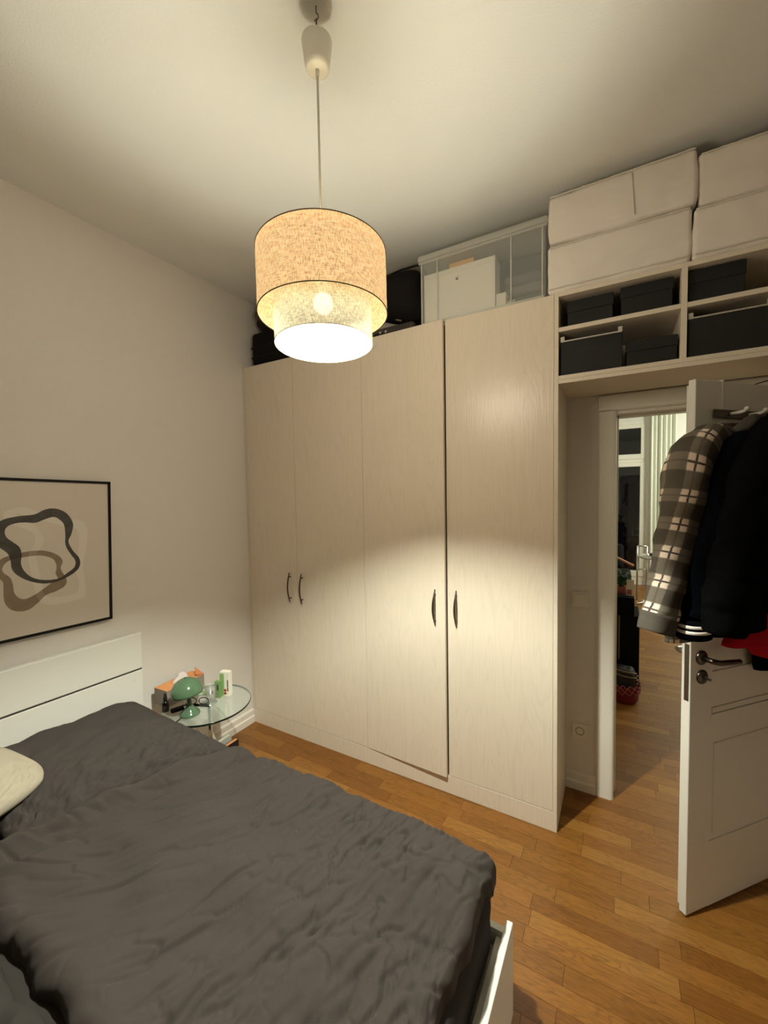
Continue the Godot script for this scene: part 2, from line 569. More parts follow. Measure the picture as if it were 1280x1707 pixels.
func build_room() -> void:
	var H := CEIL
	struct("ceiling", bx(-0.15, H, -6.2, 5.2, H + 0.15, 4.05, 0), M.ceiling, "plain white ceiling lit by the pendant lamp")
	struct("wall_left", bx(-0.12, 0, -0.49, 0, H, 3.9, 0), M.wall, "plain off-white wall behind the bed and picture")
	struct("wall_right", bx(3.4, 0, -0.487, 3.52, H, 3.9, 0), M.wall, "white bedroom wall beside the door hinges")
	struct("wall_front", bx(-0.12, 0, 3.9, 3.52, H, 4.02, 0), M.wall, "white bedroom wall behind the camera")
	var st := ST()
	bx(0, 0, -0.487, 2.2, H, -0.367, 0, st)
	bx(2.2, 1.978, -0.487, 2.966, H, -0.367, 0, st)
	bx(2.966, 0, -0.487, 3.4, H, -0.367, 0, st)
	struct("wall_back", st, M.wall, "white wall holding the doorway behind the wardrobe")
	# far room
	struct("wall_far_left", bx(0.9, 0, -5.95, 1.02, H, -0.487, 0), M.wall, "white wall of the far room")
	struct("wall_far_right", bx(4.9, 0, -5.95, 5.02, H, -0.487, 0), M.wall, "white right wall of the far room")
	struct("wall_far_near", bx(3.4, 0, -0.487, 5.02, H, -0.367, 0), M.wall, "white near wall of the far room")
	st = ST()
	bx(0.9, 0, -6.1, 1.4, H, -5.95, 0, st)
	bx(1.4, 2.70, -6.1, 2.64, H, -5.95, 0, st)
	bx(1.4, 0, -6.1, 2.64, 0.06, -5.95, 0, st)
	bx(2.64, 0, -6.1, 5.02, H, -5.95, 0, st)
	struct("wall_far", st, M.wall, "white far wall with the tall balcony window")
	# baseboards: a stepped profile
	var base := func(called: String, a: Vector3, b: Vector3, out: Vector3, label: String):
		var s := ST()
		var along := (b - a)
		var prof := PackedVector2Array([Vector2(0, 0), Vector2(0.019, 0), Vector2(0.019, 0.042), Vector2(0.016, 0.047), Vector2(0.012, 0.05), Vector2(0.012, 0.082), Vector2(0.008, 0.089), Vector2(0, 0.092)])
		prism(s, a, out, Vector3.UP, prof, along)
		struct(called, s, M.paint, label)
	base.call("baseboard_left", Vector3(0, 0, 0.001), Vector3(0, 0, 3.9), Vector3(1, 0, 0), "white stepped baseboard along the left wall under the glass table")
	base.call("baseboard_back", Vector3(1.993, 0, -0.367), Vector3(2.136, 0, -0.367), Vector3(0, 0, 1), "short white baseboard between wardrobe and door casing")
	base.call("baseboard_far", Vector3(2.65, 0, -5.95), Vector3(4.9, 0, -5.95), Vector3(0, 0, 1), "white baseboard below the far curtain")
	# door casing and jamb
	var t := struct_node("trim_1", "white door casing with rounded inner edge around the doorway")
	var prof := PackedVector2Array([Vector2(0, 0), Vector2(0, 0.016), Vector2(0.006, 0.02), Vector2(0.062, 0.02), Vector2(0.071, 0.018), Vector2(0.077, 0.013), Vector2(0.08, 0.006), Vector2(0.08, 0)])
	obj("casing", prism(ST(), Vector3(2.137, 0, -0.367), Vector3.RIGHT, Vector3.BACK, prof, Vector3(0, 1.977, 0)), M.paint, t)
	obj("casing", prism(ST(), Vector3(3.03, 0, -0.367), Vector3.LEFT, Vector3.BACK, prof, Vector3(0, 1.977, 0)), M.paint, t)
	obj("head_casing", prism(ST(), Vector3(2.137, 2.058, -0.367), Vector3.DOWN, Vector3.BACK, prof, Vector3(0.893, 0, 0)), M.paint, t)
	obj("jamb", bx(2.2, 0, -0.487, 2.215, 1.966, -0.366), M.paint, t)
	obj("jamb", bx(2.951, 0, -0.487, 2.966, 1.966, -0.366), M.paint, t)
	obj("head_jamb", bx(2.2, 1.963, -0.487, 2.966, 1.978, -0.366), M.paint, t)
	var stop := ST()
	bx(2.215, 0, -0.47, 2.224, 1.963, -0.425, 0.001, stop)
	bx(2.215, 1.953, -0.47, 2.951, 1.963, -0.425, 0.001, stop)
	obj("door_stop", stop, M.paint, t)
	var sp := ST()
	bx(2.2145, 0.86, -0.405, 2.2165, 1.02, -0.362, 0.0005, sp)
	obj("strike_plate", sp, M.steel, t)
	# switch and socket
	var sw := thing("light_switch", "square white light switch on the wall between wardrobe and door casing", "switch", Vector3(2.057, 1.022, -0.367))
	obj("plate", box(ST(), Vector3(0, 0, 0.006), Vector3(0.08, 0.08, 0.013), 0.002), M.paint, sw)
	obj("rocker", box(ST(), Vector3(0, 0, 0.0135), Vector3(0.055, 0.055, 0.006), 0.002, Basis(Vector3.RIGHT, 0.05)), M.paint, sw)
	var so := thing("wall_socket", "white wall socket low beside the door casing", "socket", Vector3(2.06, 0.318, -0.367))
	obj("plate", box(ST(), Vector3(0, 0, 0.004), Vector3(0.08, 0.08, 0.009), 0.003), M.paint, so)
	obj("socket_well", lathe(ST(), Vector3(0, 0, 0.0085), [[0.0, -0.006], [0.017, -0.006], [0.017, -0.006], [0.0185, 0.002], [0.0185, 0.002], [0.021, 0.002], [0.021, 0.002], [0.021, -0.004]], 28, Basis(Vector3.RIGHT, PI / 2)), mat(Color(0.5, 0.47, 0.42), 0.5), so)
	var hole := ST()
	for s in [-1, 1]: lathe(hole, Vector3(0.0095 * s, 0, 0.0045), [[0.0, 0.0], [0.0026, 0.0], [0.0026, -0.003]], 10, Basis(Vector3.RIGHT, PI / 2))
	obj("contact_hole", hole, M.black_frame, so)

func in_view(p: Vector3) -> float:
	# distance if the lens could see this bit of floor, else -1
	var b := Basis(Vector3.UP, 0.52213) * Basis(Vector3.RIGHT, -0.04751) * Basis(Vector3.BACK, -0.01666)
	var q := b.inverse() * (p - Vector3(2.2332, 1.5963, 1.981))
	if q.z > -0.1: return -1.0
	var x := 684.66 * q.x / -q.z
	var y := 684.66 * q.y / -q.z
	if absf(x) > 700 or absf(y) > 900: return -1.0
	if p.x < 1.9 and p.z > 0.95: return -1.0
	if p.z < 0.03 and p.x < 1.95: return -1.0
	if p.z < -0.5 and (p.x < 2.1 or p.x > 3.2): return -1.0
	return q.length()

func build_floor() -> void:
	var fl := struct("floor", bx(-0.1, -0.1, -6.1, 5.0, -0.012, 4.0, 0), M.floor_gap, "warm oak strip parquet running parallel to the wardrobe")
	var list := []
	var w := 0.0685
	var row := 0
	var z := -5.95
	while z < 3.9:
		var x0 := 0.0 if z > -0.487 else 0.95
		var x1 := 3.4 if z > -0.42 else 4.9
		var x := x0 - rng.randf() * 0.4
		while x < x1:
			var L := rng.randf_range(0.26, 0.56)
			var a := maxf(x, x0)
			var b := minf(x + L, x1)
			if b - a > 0.02:
				var c := Vector3((a + b) / 2, 0, z + w / 2)
				var d := in_view(c)
				if d < 0: d = in_view(Vector3(a, 0, c.z))
				if d < 0: d = in_view(Vector3(b, 0, c.z))
				list.append([d if d > 0 else 1000.0 + c.x, a, b, z, rng.randi() % 6, Vector2(rng.randf(), rng.randf())])
			x += L
		z += w
		row += 1
	list.sort_custom(func(p, q): return p[0] < q[0])
	var rest := []
	for i in 6: rest.append(ST())
	for i in list.size():
		var s = list[i]
		var st: SurfaceTool = ST() if i < 290 and s[0] < 900 else rest[s[4]]
		stave(st, s[1], s[2], s[3], s[3] + w, s[5])
		if i < 290 and s[0] < 900: obj("stave", st, M.oak[s[4]], fl)
	for i in 6:
		var o := obj("distant_staves", rest[i], M.oak[i], fl)
		o.set_meta("kind", "stuff")

func stave(st: SurfaceTool, x0: float, x1: float, z0: float, z1: float, off: Vector2) -> void:
	st.set_smooth_group(-1)
	var g := 0.00015
	var b := 0.0004
	var o := [Vector3(x0 + g, -0.003, z0 + g), Vector3(x1 - g, -0.003, z0 + g), Vector3(x1 - g, -0.003, z1 - g), Vector3(x0 + g, -0.003, z1 - g)]
	var i := [Vector3(x0 + g + b, 0, z0 + g + b), Vector3(x1 - g - b, 0, z0 + g + b), Vector3(x1 - g - b, 0, z1 - g - b), Vector3(x0 + g + b, 0, z1 - g - b)]
	var uv := func(p: Vector3) -> Vector2: return Vector2((p.x - x0) * 1.1, (p.z - z0) * 3.4) + off
	_uvquad(st, i, [uv.call(i[0]), uv.call(i[1]), uv.call(i[2]), uv.call(i[3])], Vector3.UP)
	for k in 4:
		var n := (k + 1) % 4
		var p := [o[k], o[n], i[n], i[k]]
		var out: Vector3 = ((o[k] + o[n]) / 2 - Vector3((x0 + x1) / 2, 0, (z0 + z1) / 2)).normalized() + Vector3.UP * 0.3
		_uvquad(st, p, [uv.call(p[0]), uv.call(p[1]), uv.call(p[2]), uv.call(p[3])], out)

# ------------------------------------------------------------------ door leaf: local x from free edge to hinge, z out of the visible face
const LEAF_AT := Vector3(2.458, 0, 0.179)
var leaf_turn := 0.0

func build_door() -> void:
	leaf_turn = atan2(0.742, 0.67)
	var d := struct_node("door_1", "white panelled room door standing open with coats hung on it", LEAF_AT)
	d.rotation.y = leaf_turn
	var W := 0.733
	# body with recessed panels: stiles and rails round thinner fields
	var y0 := 0.008
	var top := 1.974
	var st := ST()
	bx(-0.0, y0, -0.026, 0.115, top, 0.0, 0.002, st)
	bx(W - 0.115, y0, -0.026, W, top, 0.0, 0.002, st)
	bx(0.113, y0, -0.026, W - 0.113, 0.262, 0.0, 0.0005, st)
	bx(0.113, 0.662, -0.026, W - 0.113, 0.7525, 0.0, 0.0005, st)
	bx(0.113, 0.7815, -0.026, W - 0.113, 0.915, 0.0, 0.0005, st)
	bx(0.113, 1.80, -0.026, W - 0.113, top, 0.0, 0.0005, st)
	obj("leaf_frame", st, M.door_paint, d)
	obj("rebate_lip", bx(0.012, y0 + 0.012, -0.0405, W - 0.012, top - 0.014, -0.026, 0.0015), M.door_paint, d)
	obj("panel", bx(0.112, 0.26, -0.026, W - 0.112, 0.664, -0.005, 0.001), M.door_paint, d)
	obj("panel_field", bx(0.135, 0.285, -0.012, W - 0.135, 0.64, -0.001, 0.003), M.door_paint, d)
	obj("groove_bed", bx(0.112, 0.751, -0.026, W - 0.112, 0.783, -0.009, 0.0005), M.door_paint, d)
	obj("strip", bx(0.1185, 0.7565, -0.012, W - 0.1185, 0.7775, -0.0005, 0.001), M.door_paint, d)
	obj("panel", bx(0.112, 0.914, -0.026, W - 0.112, 1.802, -0.005, 0.001), M.door_paint, d)
	# furniture
	var rose := Vector3(0.052, 0.978, 0.0)
	var rot := Basis(Vector3.RIGHT, PI / 2)
	var hd := obj("handle", lathe(ST(), rose, [[0.0, 0.009], [0.023, 0.009], [0.026, 0.006], [0.026, 0.0]], 32, rot), M.dark_steel, d)
	obj("lever", tube(ST(), [rose + Vector3(0, 0, 0.005), rose + Vector3(0, 0, 0.04), rose + Vector3(0.004, 0, 0.05), rose + Vector3(0.016, -0.002, 0.056), rose + Vector3(0.07, -0.006, 0.057), rose + Vector3(0.118, -0.012, 0.054)], 0.0095, 14), M.dark_steel, hd)
	var esc := Vector3(0.057, 0.906, 0.0)
	var es := obj("escutcheon", lathe(ST(), esc, [[0.0, 0.008], [0.023, 0.008], [0.026, 0.005], [0.026, 0.0]], 32, rot), M.dark_steel, d)
	obj("key", bx(esc.x + 0.002, esc.y - 0.006, 0.006, esc.x + 0.0045, esc.y + 0.004, 0.032, 0.0006), M.steel, es)
	var rose2 := Vector3(0.052, 0.978, -0.0405)
	var hb := obj("handle", lathe(ST(), rose2, [[0.0, -0.009], [0.026, -0.009], [0.026, 0.0]], 28, rot), M.steel, d)
	obj("lever", tube(ST(), [rose2, rose2 + Vector3(0, 0, -0.04), rose2 + Vector3(0.012, -0.002, -0.056), rose2 + Vector3(0.115, -0.008, -0.054)], 0.0095, 12), M.steel, hb)
	obj("lock_plate", box(ST(), Vector3(0.0, 0.925, -0.013), Vector3(0.002, 0.21, 0.017), 0.0008), M.steel, d)
	for y in [0.25, 1.72]:
		obj("hinge", lathe(ST(), Vector3(W + 0.004, y - 0.04, 0.004), [[0.0, 0.0], [0.007, 0.0], [0.007, 0.0], [0.007, 0.08], [0.007, 0.08], [0.0, 0.08]], 14), M.steel, d)

# ------------------------------------------------------------------ wardrobe
func handle(parent: Node, x: float, y0: float, y1: float, z: float, flat: bool) -> void:
	var rings := []
	for i in 15:
		var t := i / 14.0
		var y := lerpf(y0, y1, t)
		var k := sin(PI * t)
		if flat:
			var inner := 0.004 + 0.016 * k
			var outer := 0.006 + 0.033 * k
			rings.append([Vector3(x, y, z + (inner + outer) / 2), Vector3(0.0022 + 0.004 * k, 0, 0), Vector3(0, 0, (outer - inner) / 2 + 0.001)])
		else:
			rings.append([Vector3(x, y, z + 0.010 + 0.020 * k), Vector3(0.0035 + 0.0025 * k, 0, 0), Vector3(0, 0, 0.0034)])
	var h := obj("handle", loft(ST(), rings, 14), M.dark_steel, parent)
	for t in [0.14, 0.86]:
		var y := lerpf(y0, y1, t)
		obj("post", lathe(ST(), Vector3(x, y, z - 0.001), [[0.0042, 0.0], [0.0042, 0.019], [0.0042, 0.019], [0.0, 0.019]], 12, Basis(Vector3.RIGHT, PI / 2)), M.dark_steel, parent)

func build_wardrobe() -> void:
	var w := thing("wardrobe", "tall built-in wardrobe with four cream ash doors and arched metal handles", "wardrobe")
	var D := -WOOD_D + 0.002
	obj("side_panel", bx(1.974, 0, D, 1.992, 2.456, 0.0, 0.0008), M.ash[4], w)
	obj("side_panel", bx(0.021, 0, D, 0.036, 2.452, -0.021), M.ash[4], w)
	obj("filler", bx(0.0015, 0, D, 0.0195, 2.454, 0.0, 0.0008), M.ash[4], w)
	obj("top_panel", bx(0.036, 2.436, D, 1.974, 2.454, -0.021), M.ash_edge, w)
	obj("bottom_panel", bx(0.036, 0.075, D, 1.974, 0.095, -0.021), M.shelf_in, w)
	obj("back_panel", bx(0.036, 0.095, D, 1.974, 2.436, D + 0.006), M.shelf_in, w)
	obj("divider", bx(0.949, 0.095, D + 0.006, 0.967, 2.436, -0.021), M.shelf_in, w)
	obj("plinth", bx(0.0195, 0.0, -0.018, 1.974, 0.094, 0.0, 0.0008), M.ash[4], w)
	var e := [0.0215, 0.446, 0.958, 1.4595, 1.9715]
	for i in 4:
		var a: float = e[i] + 0.0012
		var b: float = e[i + 1] - 0.0012
		var top := 2.452
		var dr := obj("door", bx(0, 0.0965, -0.0195, b - a, top, 0.0, 0.001), M.ash[i], w)
		dr.position = Vector3(a, 0, 0)
		var hx: float = [0.386 - a, 0.486 - a, 1.404 - a, 1.509 - a][i]
		if i == 2:
			dr.rotation.y = -0.040
			dr.position.z = 0.0015
		if i == 3: dr.position.x += 0.003
		handle(dr, hx, 0.897, 1.09, 0.0, i >= 2)

func build_bridge() -> void:
	var s := thing("bridge_shelf", "cream open shelf unit bridging over the doorway beside the wardrobe", "shelf")
	var x0 := 1.9925
	var x1 := 3.398
	var D := -WOOD_D + 0.002
	obj("top_board", bx(x0, 2.4376, D, x1, 2.4565, 0.0, 0.001), M.ash_edge, s)
	obj("bottom_board", bx(x0, 2.0795, D, x1, 2.0970, 0.0, 0.001), M.ash_edge, s)
	obj("soffit_board", bx(x0, 2.0622, D, x1, 2.0792, 0.0, 0.001), M.ash_edge, s)
	obj("back_panel", bx(x0, 2.0970, D, x1, 2.4376, D + 0.005), M.shelf_in, s)
	var dv := [2.4305, 2.89]
	var prev := x0
	for d in dv:
		obj("divider", bx(d, 2.0970, D + 0.005, d + 0.0195, 2.4376, -0.0005, 0.001), M.ash_edge, s)
		obj("shelf_board", bx(prev, 2.287, D + 0.005, d, 2.3055, -0.001, 0.001), M.ash_edge, s)
		prev = d + 0.0195
	obj("shelf_board", bx(prev, 2.287, D + 0.005, x1, 2.3055, -0.001, 0.001), M.ash_edge, s)

func build_boxes() -> void:
	var g := "black storage boxes in the shelf over the door"
	var lidbox := func(x0: float, x1: float, y: float, h: float, lid: float, label: String):
		var b := thing("storage_box", label, "box", Vector3((x0 + x1) / 2, y, -0.03), 0.0, g)
		var w := x1 - x0
		obj("body", bx(-w / 2 + 0.003, 0.0005, -0.30, w / 2 - 0.003, h - 0.004, -0.003, 0.002), M.black_card, b)
		obj("lid", bx(-w / 2, h - lid, -0.303, w / 2, h, 0.0, 0.002), M.black_card, b)
	lidbox.call(2.022, 2.202, 2.3055, 0.115, 0.05, "small black lidded box on the upper shelf nearest the wardrobe")
	lidbox.call(2.226, 2.408, 2.3055, 0.122, 0.045, "black lidded box on the upper shelf just left of the upright divider")
	lidbox.call(2.247, 2.426, 2.0970, 0.105, 0.042, "low black lidded box on the lower shelf left of the upright divider")
	lidbox.call(2.4525, 2.628, 2.3055, 0.127, 0.052, "black lidded box on the upper shelf right of the upright divider")
	var bin := func(x0: float, x1: float, h: float, label: String):
		var b := thing("file_box", label, "box", Vector3((x0 + x1) / 2, 2.0970, -0.014), 0.0, "black open boxes with silver rails")
		var w := x1 - x0
		var st := ST()
		bx(-w / 2, 0.0005, -0.32, w / 2, 0.004, 0.0, 0.001, st)
		bx(-w / 2, 0.0005, -0.004, w / 2, h, 0.0, 0.001, st)
		bx(-w / 2, 0.0005, -0.32, w / 2, h, -0.316, 0.001, st)
		bx(-w / 2, 0.0005, -0.32, -w / 2 + 0.004, h, 0.0, 0.001, st)
		bx(w / 2 - 0.004, 0.0005, -0.32, w / 2, h, 0.0, 0.001, st)
		obj("body", st, M.black_bin, b)
		obj("rail", bx(-w / 2 + 0.002, h - 0.0005, -0.001, w / 2 - 0.002, h + 0.0055, 0.004, 0.001), M.rail, b)
		for sx in [-1.0, 1.0]:
			var br := ST()
			box(br, Vector3(sx * (w / 2 - 0.009), h + 0.011, 0.001), Vector3(0.016, 0.024, 0.003), 0.0008)
			box(br, Vector3(sx * (w / 2 - 0.004), h + 0.016, -0.012), Vector3(0.006, 0.012, 0.026), 0.0008)
			obj("bracket", br, M.rail, b)
	bin.call(1.998, 2.236, 0.146, "tall black open box with silver rail on the lower shelf nearest the wardrobe")
	bin.call(2.4535, 2.70, 0.146, "tall black open box with silver rail on the lower shelf right of the divider")

# ------------------------------------------------------------------ bed
func build_bed() -> void:
	var z0 := 0.79
	var z1 := 2.23
	var b := thing("bed_frame", "low white bed frame with grooved headboard against the left wall", "bed", Vector3(0, 0, 0))
	var hb := Node3D.new()
	var st := ST()
	bx(0.024, 0.0, z0, 0.055, 0.680, z1, 0.002, st)
	bx(0.024, 0.680, z0, 0.048, 0.688, z1, 0.0, st)
	bx(0.024, 0.688, z0, 0.055, 0.876, z1, 0.004, st)
	var head := obj("headboard", st, M.bed_white, b)
	head.rotation.x = -0.018
	head.position = Vector3(0, 0.006 - 0.018 * 0.79, 0.0)
	hb.free()
	obj("groove", bx(0.047, 0.6805, z0 + 0.001, 0.0487, 0.6875, z1 - 0.001, 0.0), mat(Color(0.22, 0.2, 0.18), 0.8), head)
	for y in [0.64, 0.77]:
		obj("screw_cap", lathe(ST(), Vector3(0.0548, y, z0 + 0.045), [[0.0, 0.0012], [0.005, 0.0008], [0.006, 0.0]], 14, Basis(Vector3.BACK, -PI / 2)), M.bed_white, head)
	obj("footboard", bx(1.948, 0.02, z0, 1.968, 0.31, z1, 0.0015), M.bed_white, b)
	obj("end_rail", bx(1.924, 0.06, z0 + 0.023, 1.9475, 0.268, z1 - 0.023, 0.0015), M.bed_white, b)
	obj("side_rail", bx(0.056, 0.06, z0, 1.948, 0.285, z0 + 0.022, 0.0015), M.bed_white, b)
	obj("side_rail", bx(0.056, 0.06, z1 - 0.022, 1.948, 0.285, z1, 0.0015), M.bed_white, b)
	for x in [0.09, 1.91]:
		for z in [z0 + 0.05, z1 - 0.05]:
			obj("leg", bx(x - 0.03, 0.0, z - 0.02, x + 0.03, 0.1, z + 0.02), M.bed_white, b)
	obj("slat_base", bx(0.06, 0.215, z0 + 0.024, 1.946, 0.235, z1 - 0.024), M.ash_edge, b)
	var mn := noise_of(4.0, 71)
	var mt := obj("mattress", soft_box(ST(), Vector3(0.989, 0.345, 1.51), Vector3(1.866, 0.205, 1.37), 0.045, 24, mn, 0.008), M.sheet)
	tag(mt, "mattress under a fitted dark grey sheet on the white bed frame", "mattress")
	build_duvet()
	build_pillows()

func fold_axis(s: float, total: float, v: float, r: float) -> Vector2:
	# arc length along cloth folded down at both ends -> (position, drop)
	var flip := s > total / 2
	if flip: s = total - s
	var q := r * PI / 2
	var p := 0.0
	var d := 0.0
	if s < v:
		p = 0.0
		d = r + (v - s)
	elif s < v + q:
		var th := (s - v) / r
		p = r * (1 - cos(th))
		d = r * (1 - sin(th))
	else:
		p = r + (s - v - q)
	var full := total - 2 * (v + q) + 2 * r
	return Vector2(full - p if flip else p, d)

func cloth_slab(st: SurfaceTool, nx: int, nz: int, f: Callable) -> SurfaceTool:
	st.set_smooth_group(1)
	var g := []
	for i in nx + 1:
		var row := PackedVector3Array()
		for j in nz + 1: row.append(f.call(float(i) / nx, float(j) / nz))
		g.append(row)
	for i in nx:
		for j in nz:
			var out := Vector3.UP
			var c: Vector3 = (g[i][j] + g[i + 1][j + 1]) * 0.5
			# clockwise from above: x to the right, z towards the viewer
			st.add_vertex(g[i][j]); st.add_vertex(g[i + 1][j]); st.add_vertex(g[i + 1][j + 1])
			st.add_vertex(g[i][j]); st.add_vertex(g[i + 1][j + 1]); st.add_vertex(g[i][j + 1])
	return st

func crease(n: FastNoiseLite, a: float, b: float, w: float) -> float:
	# 1 in a narrow line where the noise crosses zero, 0 away from it
	var t := absf(n.get_noise_2d(a, b)) / w
	return 0.0 if t >= 1.0 else (1.0 - t) * (1.0 - t) * (1.0 + 2.0 * t)

func build_duvet() -> void:
	var n1 := noise_of(1.0, 81, 2)
	var n2 := noise_of(1.0, 82, 2)
	var n3 := noise_of(1.0, 83, 2)
	var n4 := noise_of(1.0, 84, 2)
	var LX := 1.34
	var LZ := 0.835
	var rr := 0.05
	var vx := 0.055
	var vz := 0.05
	var tx := LX - 2 * rr + 2 * (vx + rr * PI / 2)
	var tz := LZ - 2 * rr + 2 * (vz + rr * PI / 2)
	var f := func(p: float, q: float) -> Vector3:
		var a := fold_axis(p * tx, tx, vx, rr)
		var c := fold_axis(q * tz, tz, vz, rr)
		var z := 0.775 + c.x
		var head := 0.768 - 0.33 * (z - 0.80)
		var x := lerpf(head, 1.912, a.x / LX)
		var drop := minf(maxf(a.y, c.y) + 0.25 * minf(a.y, c.y), rr + vx)
		var inside := 1.0 - clampf(drop / 0.06, 0.0, 1.0)
		var y := 0.512 - drop
		# broad loft of the filling
		y += 0.024 * n4.get_noise_2d(x * 2.2, z * 2.6)
		# folds run mostly along the width, fanning round towards the near left
		var bend := 0.9 * maxf(0.0, z - 1.0) * maxf(0.0, 1.35 - x)
		var s := x * 0.965 + z * 0.26 + bend
		var t := -x * 0.26 + z * 0.965
		y += 0.013 * n1.get_noise_2d(s * 6.0, t * 1.2) * inside
		y += 0.006 * n2.get_noise_2d(s * 16.0, t * 3.2) * inside
		y -= 0.012 * crease(n1, s * 6.5 + 20.0, t * 1.4, 0.11) * clampf(0.5 + 1.6 * n2.get_noise_2d(x * 3.0, z * 3.0), 0.0, 1.0) * inside
		y -= 0.008 * crease(n2, s * 11.0 + 40.0, t * 2.6, 0.12) * clampf(0.4 + 1.8 * n1.get_noise_2d(x * 4.0 + 7.0, z * 4.0), 0.0, 1.0) * inside
		# short sharp crumples towards the foot and the far edge
		var crumple := clampf((x - 1.05) * 1.9, 0.0, 1.0) * clampf(1.45 - (z - 0.78) * 0.9, 0.35, 1.0)
		crumple = maxf(crumple, 0.75 * clampf(1.0 - (z - 0.80) / 0.14, 0.0, 1.0) * clampf((x - 0.85) * 3.0, 0.0, 1.0))
		if crumple > 0.0:
			y -= crumple * inside * 0.013 * crease(n3, s * 10.0 + 3.0, t * 3.4, 0.13) * clampf(0.55 + 1.7 * n1.get_noise_2d(x * 6.0 + 30.0, z * 6.0), 0.0, 1.0)
			y -= crumple * inside * 0.009 * crease(n3, s * 5.0 - t * 7.0 + 50.0, t * 3.0 + s * 5.0, 0.12) * clampf(0.45 + 1.8 * n2.get_noise_2d(x * 6.0, z * 6.0 + 30.0), 0.0, 1.0)
			y += crumple * inside * 0.006 * n3.get_noise_2d(s * 15.0, t * 6.0)
			y += crumple * inside * 0.0018 * n1.get_noise_2d(x * 30.0, z * 24.0)
		# deep crease along the head where the cover folds under
		var dz := x - head - 0.05
		y += 0.036 * clampf((z - 0.86) * 5.0, 0.25, 1.0) * exp(-pow((dz - 0.015) / 0.03, 2.0)) - 0.020 * exp(-pow((dz - 0.085) / 0.016, 2.0)) * clampf(0.55 + 1.5 * n2.get_noise_1d(z * 4.0), 0.0, 1.0)
		var edge := clampf(drop / 0.05, 0.0, 1.0)
		var wob: float = 0.014 * n1.get_noise_2d(x * 5.0, z * 5.0) + 0.004 * n3.get_noise_2d(x * 14.0, z * 14.0 + drop * 6.0)
		if c.y > 0.0: z += wob * edge * 1.3
		if a.y > 0.0: x += wob * edge
		y += 0.006 * n1.get_noise_2d(x * 7.0 + 9.0, z * 7.0) * edge
		return Vector3(x, y, z)
	var dv := obj("duvet", cloth_slab(ST(), 300, 210, f), M.bedding)
	tag(dv, "dark taupe-grey duvet crumpled towards the foot of the bed", "duvet")
	# the second cover, pushed to the near side
	var f2 := func(p: float, q: float) -> Vector3:
		var a := fold_axis(p * 1.34, 1.34, 0.03, 0.06)
		var c := fold_axis(q * 0.66, 0.66, 0.03, 0.06)
		var x := 0.62 + a.x
		var z := 1.635 + c.x
		var drop := minf(maxf(a.y, c.y), 0.075)
		var y := 0.515 - drop
		var inside := 1.0 - clampf(drop / 0.07, 0.0, 1.0)
		y += 0.045 * n4.get_noise_2d(x * 3.0 + 5.0, z * 4.0)
		y += 0.012 * (1.0 - 2.2 * absf(n1.get_noise_2d(x * 6.0 + 3.0, z * 5.0 + 8.0))) * inside
		z += 0.03 * n1.get_noise_2d(x * 5.0, 2.0) * (1.0 - inside)
		return Vector3(x, maxf(y, 0.452), z)
	var d2 := obj("blanket", cloth_slab(ST(), 90, 50, f2), M.sheet)
	tag(d2, "dark rumpled cover in the bottom left corner, beyond the duvet's shadowed fold", "blanket")

func pillow_mesh(c: Vector3, ax: Vector3, az: Vector3, up: Vector3, th_up: float, th_dn: float, n1: FastNoiseLite, wr: float, pw := 2.6, round_by := 0.0, skew := 0.0) -> SurfaceTool:
	# ax, az: half extents along the two sides
	var st := ST()
	st.set_smooth_group(1)
	var N := 72
	for side in [1.0, -1.0]:
		var g := []
		for i in N + 1:
			var row := []
			for j in N + 1:
				var u := sin((float(i) / N * 2.0 - 1.0) * PI / 2)
				var v := sin((float(j) / N * 2.0 - 1.0) * PI / 2)
				var e := (1.0 - pow(absf(u), pw)) * (1.0 - pow(absf(v), pw))
				var pinch_u := u * ((1.0 - 0.07 * (1.0 - v * v)) if round_by == 0.0 else (1.0 - round_by * pow(v, 4.0)))
				var pinch_v := v * ((1.0 - 0.07 * (1.0 - u * u)) if round_by == 0.0 else (1.0 - round_by * pow(u, 4.0)))
				var p: Vector3 = c + ax * pinch_u + az * pinch_v + Vector3(-skew * (v + 1.0) * (u + 1.0) * 0.5, 0, 0)
				var h: float = pow(e, 0.5)
				var w: float = n1.get_noise_3dv(p * 1.2) * wr * 1.5 + n1.get_noise_3dv(p * 4.0) * wr * 0.5
				w -= wr * 2.2 * crease(n1, v * 1.5 + u * 0.5, u * 0.35 + 5.0, 0.12) * smoothstep(-0.2, 0.7, u)
				w -= wr * 1.9 * crease(n1, v * 2.6 - u * 0.3 + 9.0, u * 0.6, 0.12) * smoothstep(0.2, 0.8, u)
				w += wr * 0.9 * n1.get_noise_2d(v * 5.0 + u * 1.5, u * 0.8) * smoothstep(0.1, 0.8, u)
				if side > 0: p += up * (h * th_up + w * clampf(e * 3.0, 0, 1))
				else: p -= up * h * th_dn
				row.append(p)
			g.append(row)
		for i in N:
			for j in N:
				quad(st, g[i][j], g[i + 1][j], g[i + 1][j + 1], g[i][j + 1], up * side)
	return st

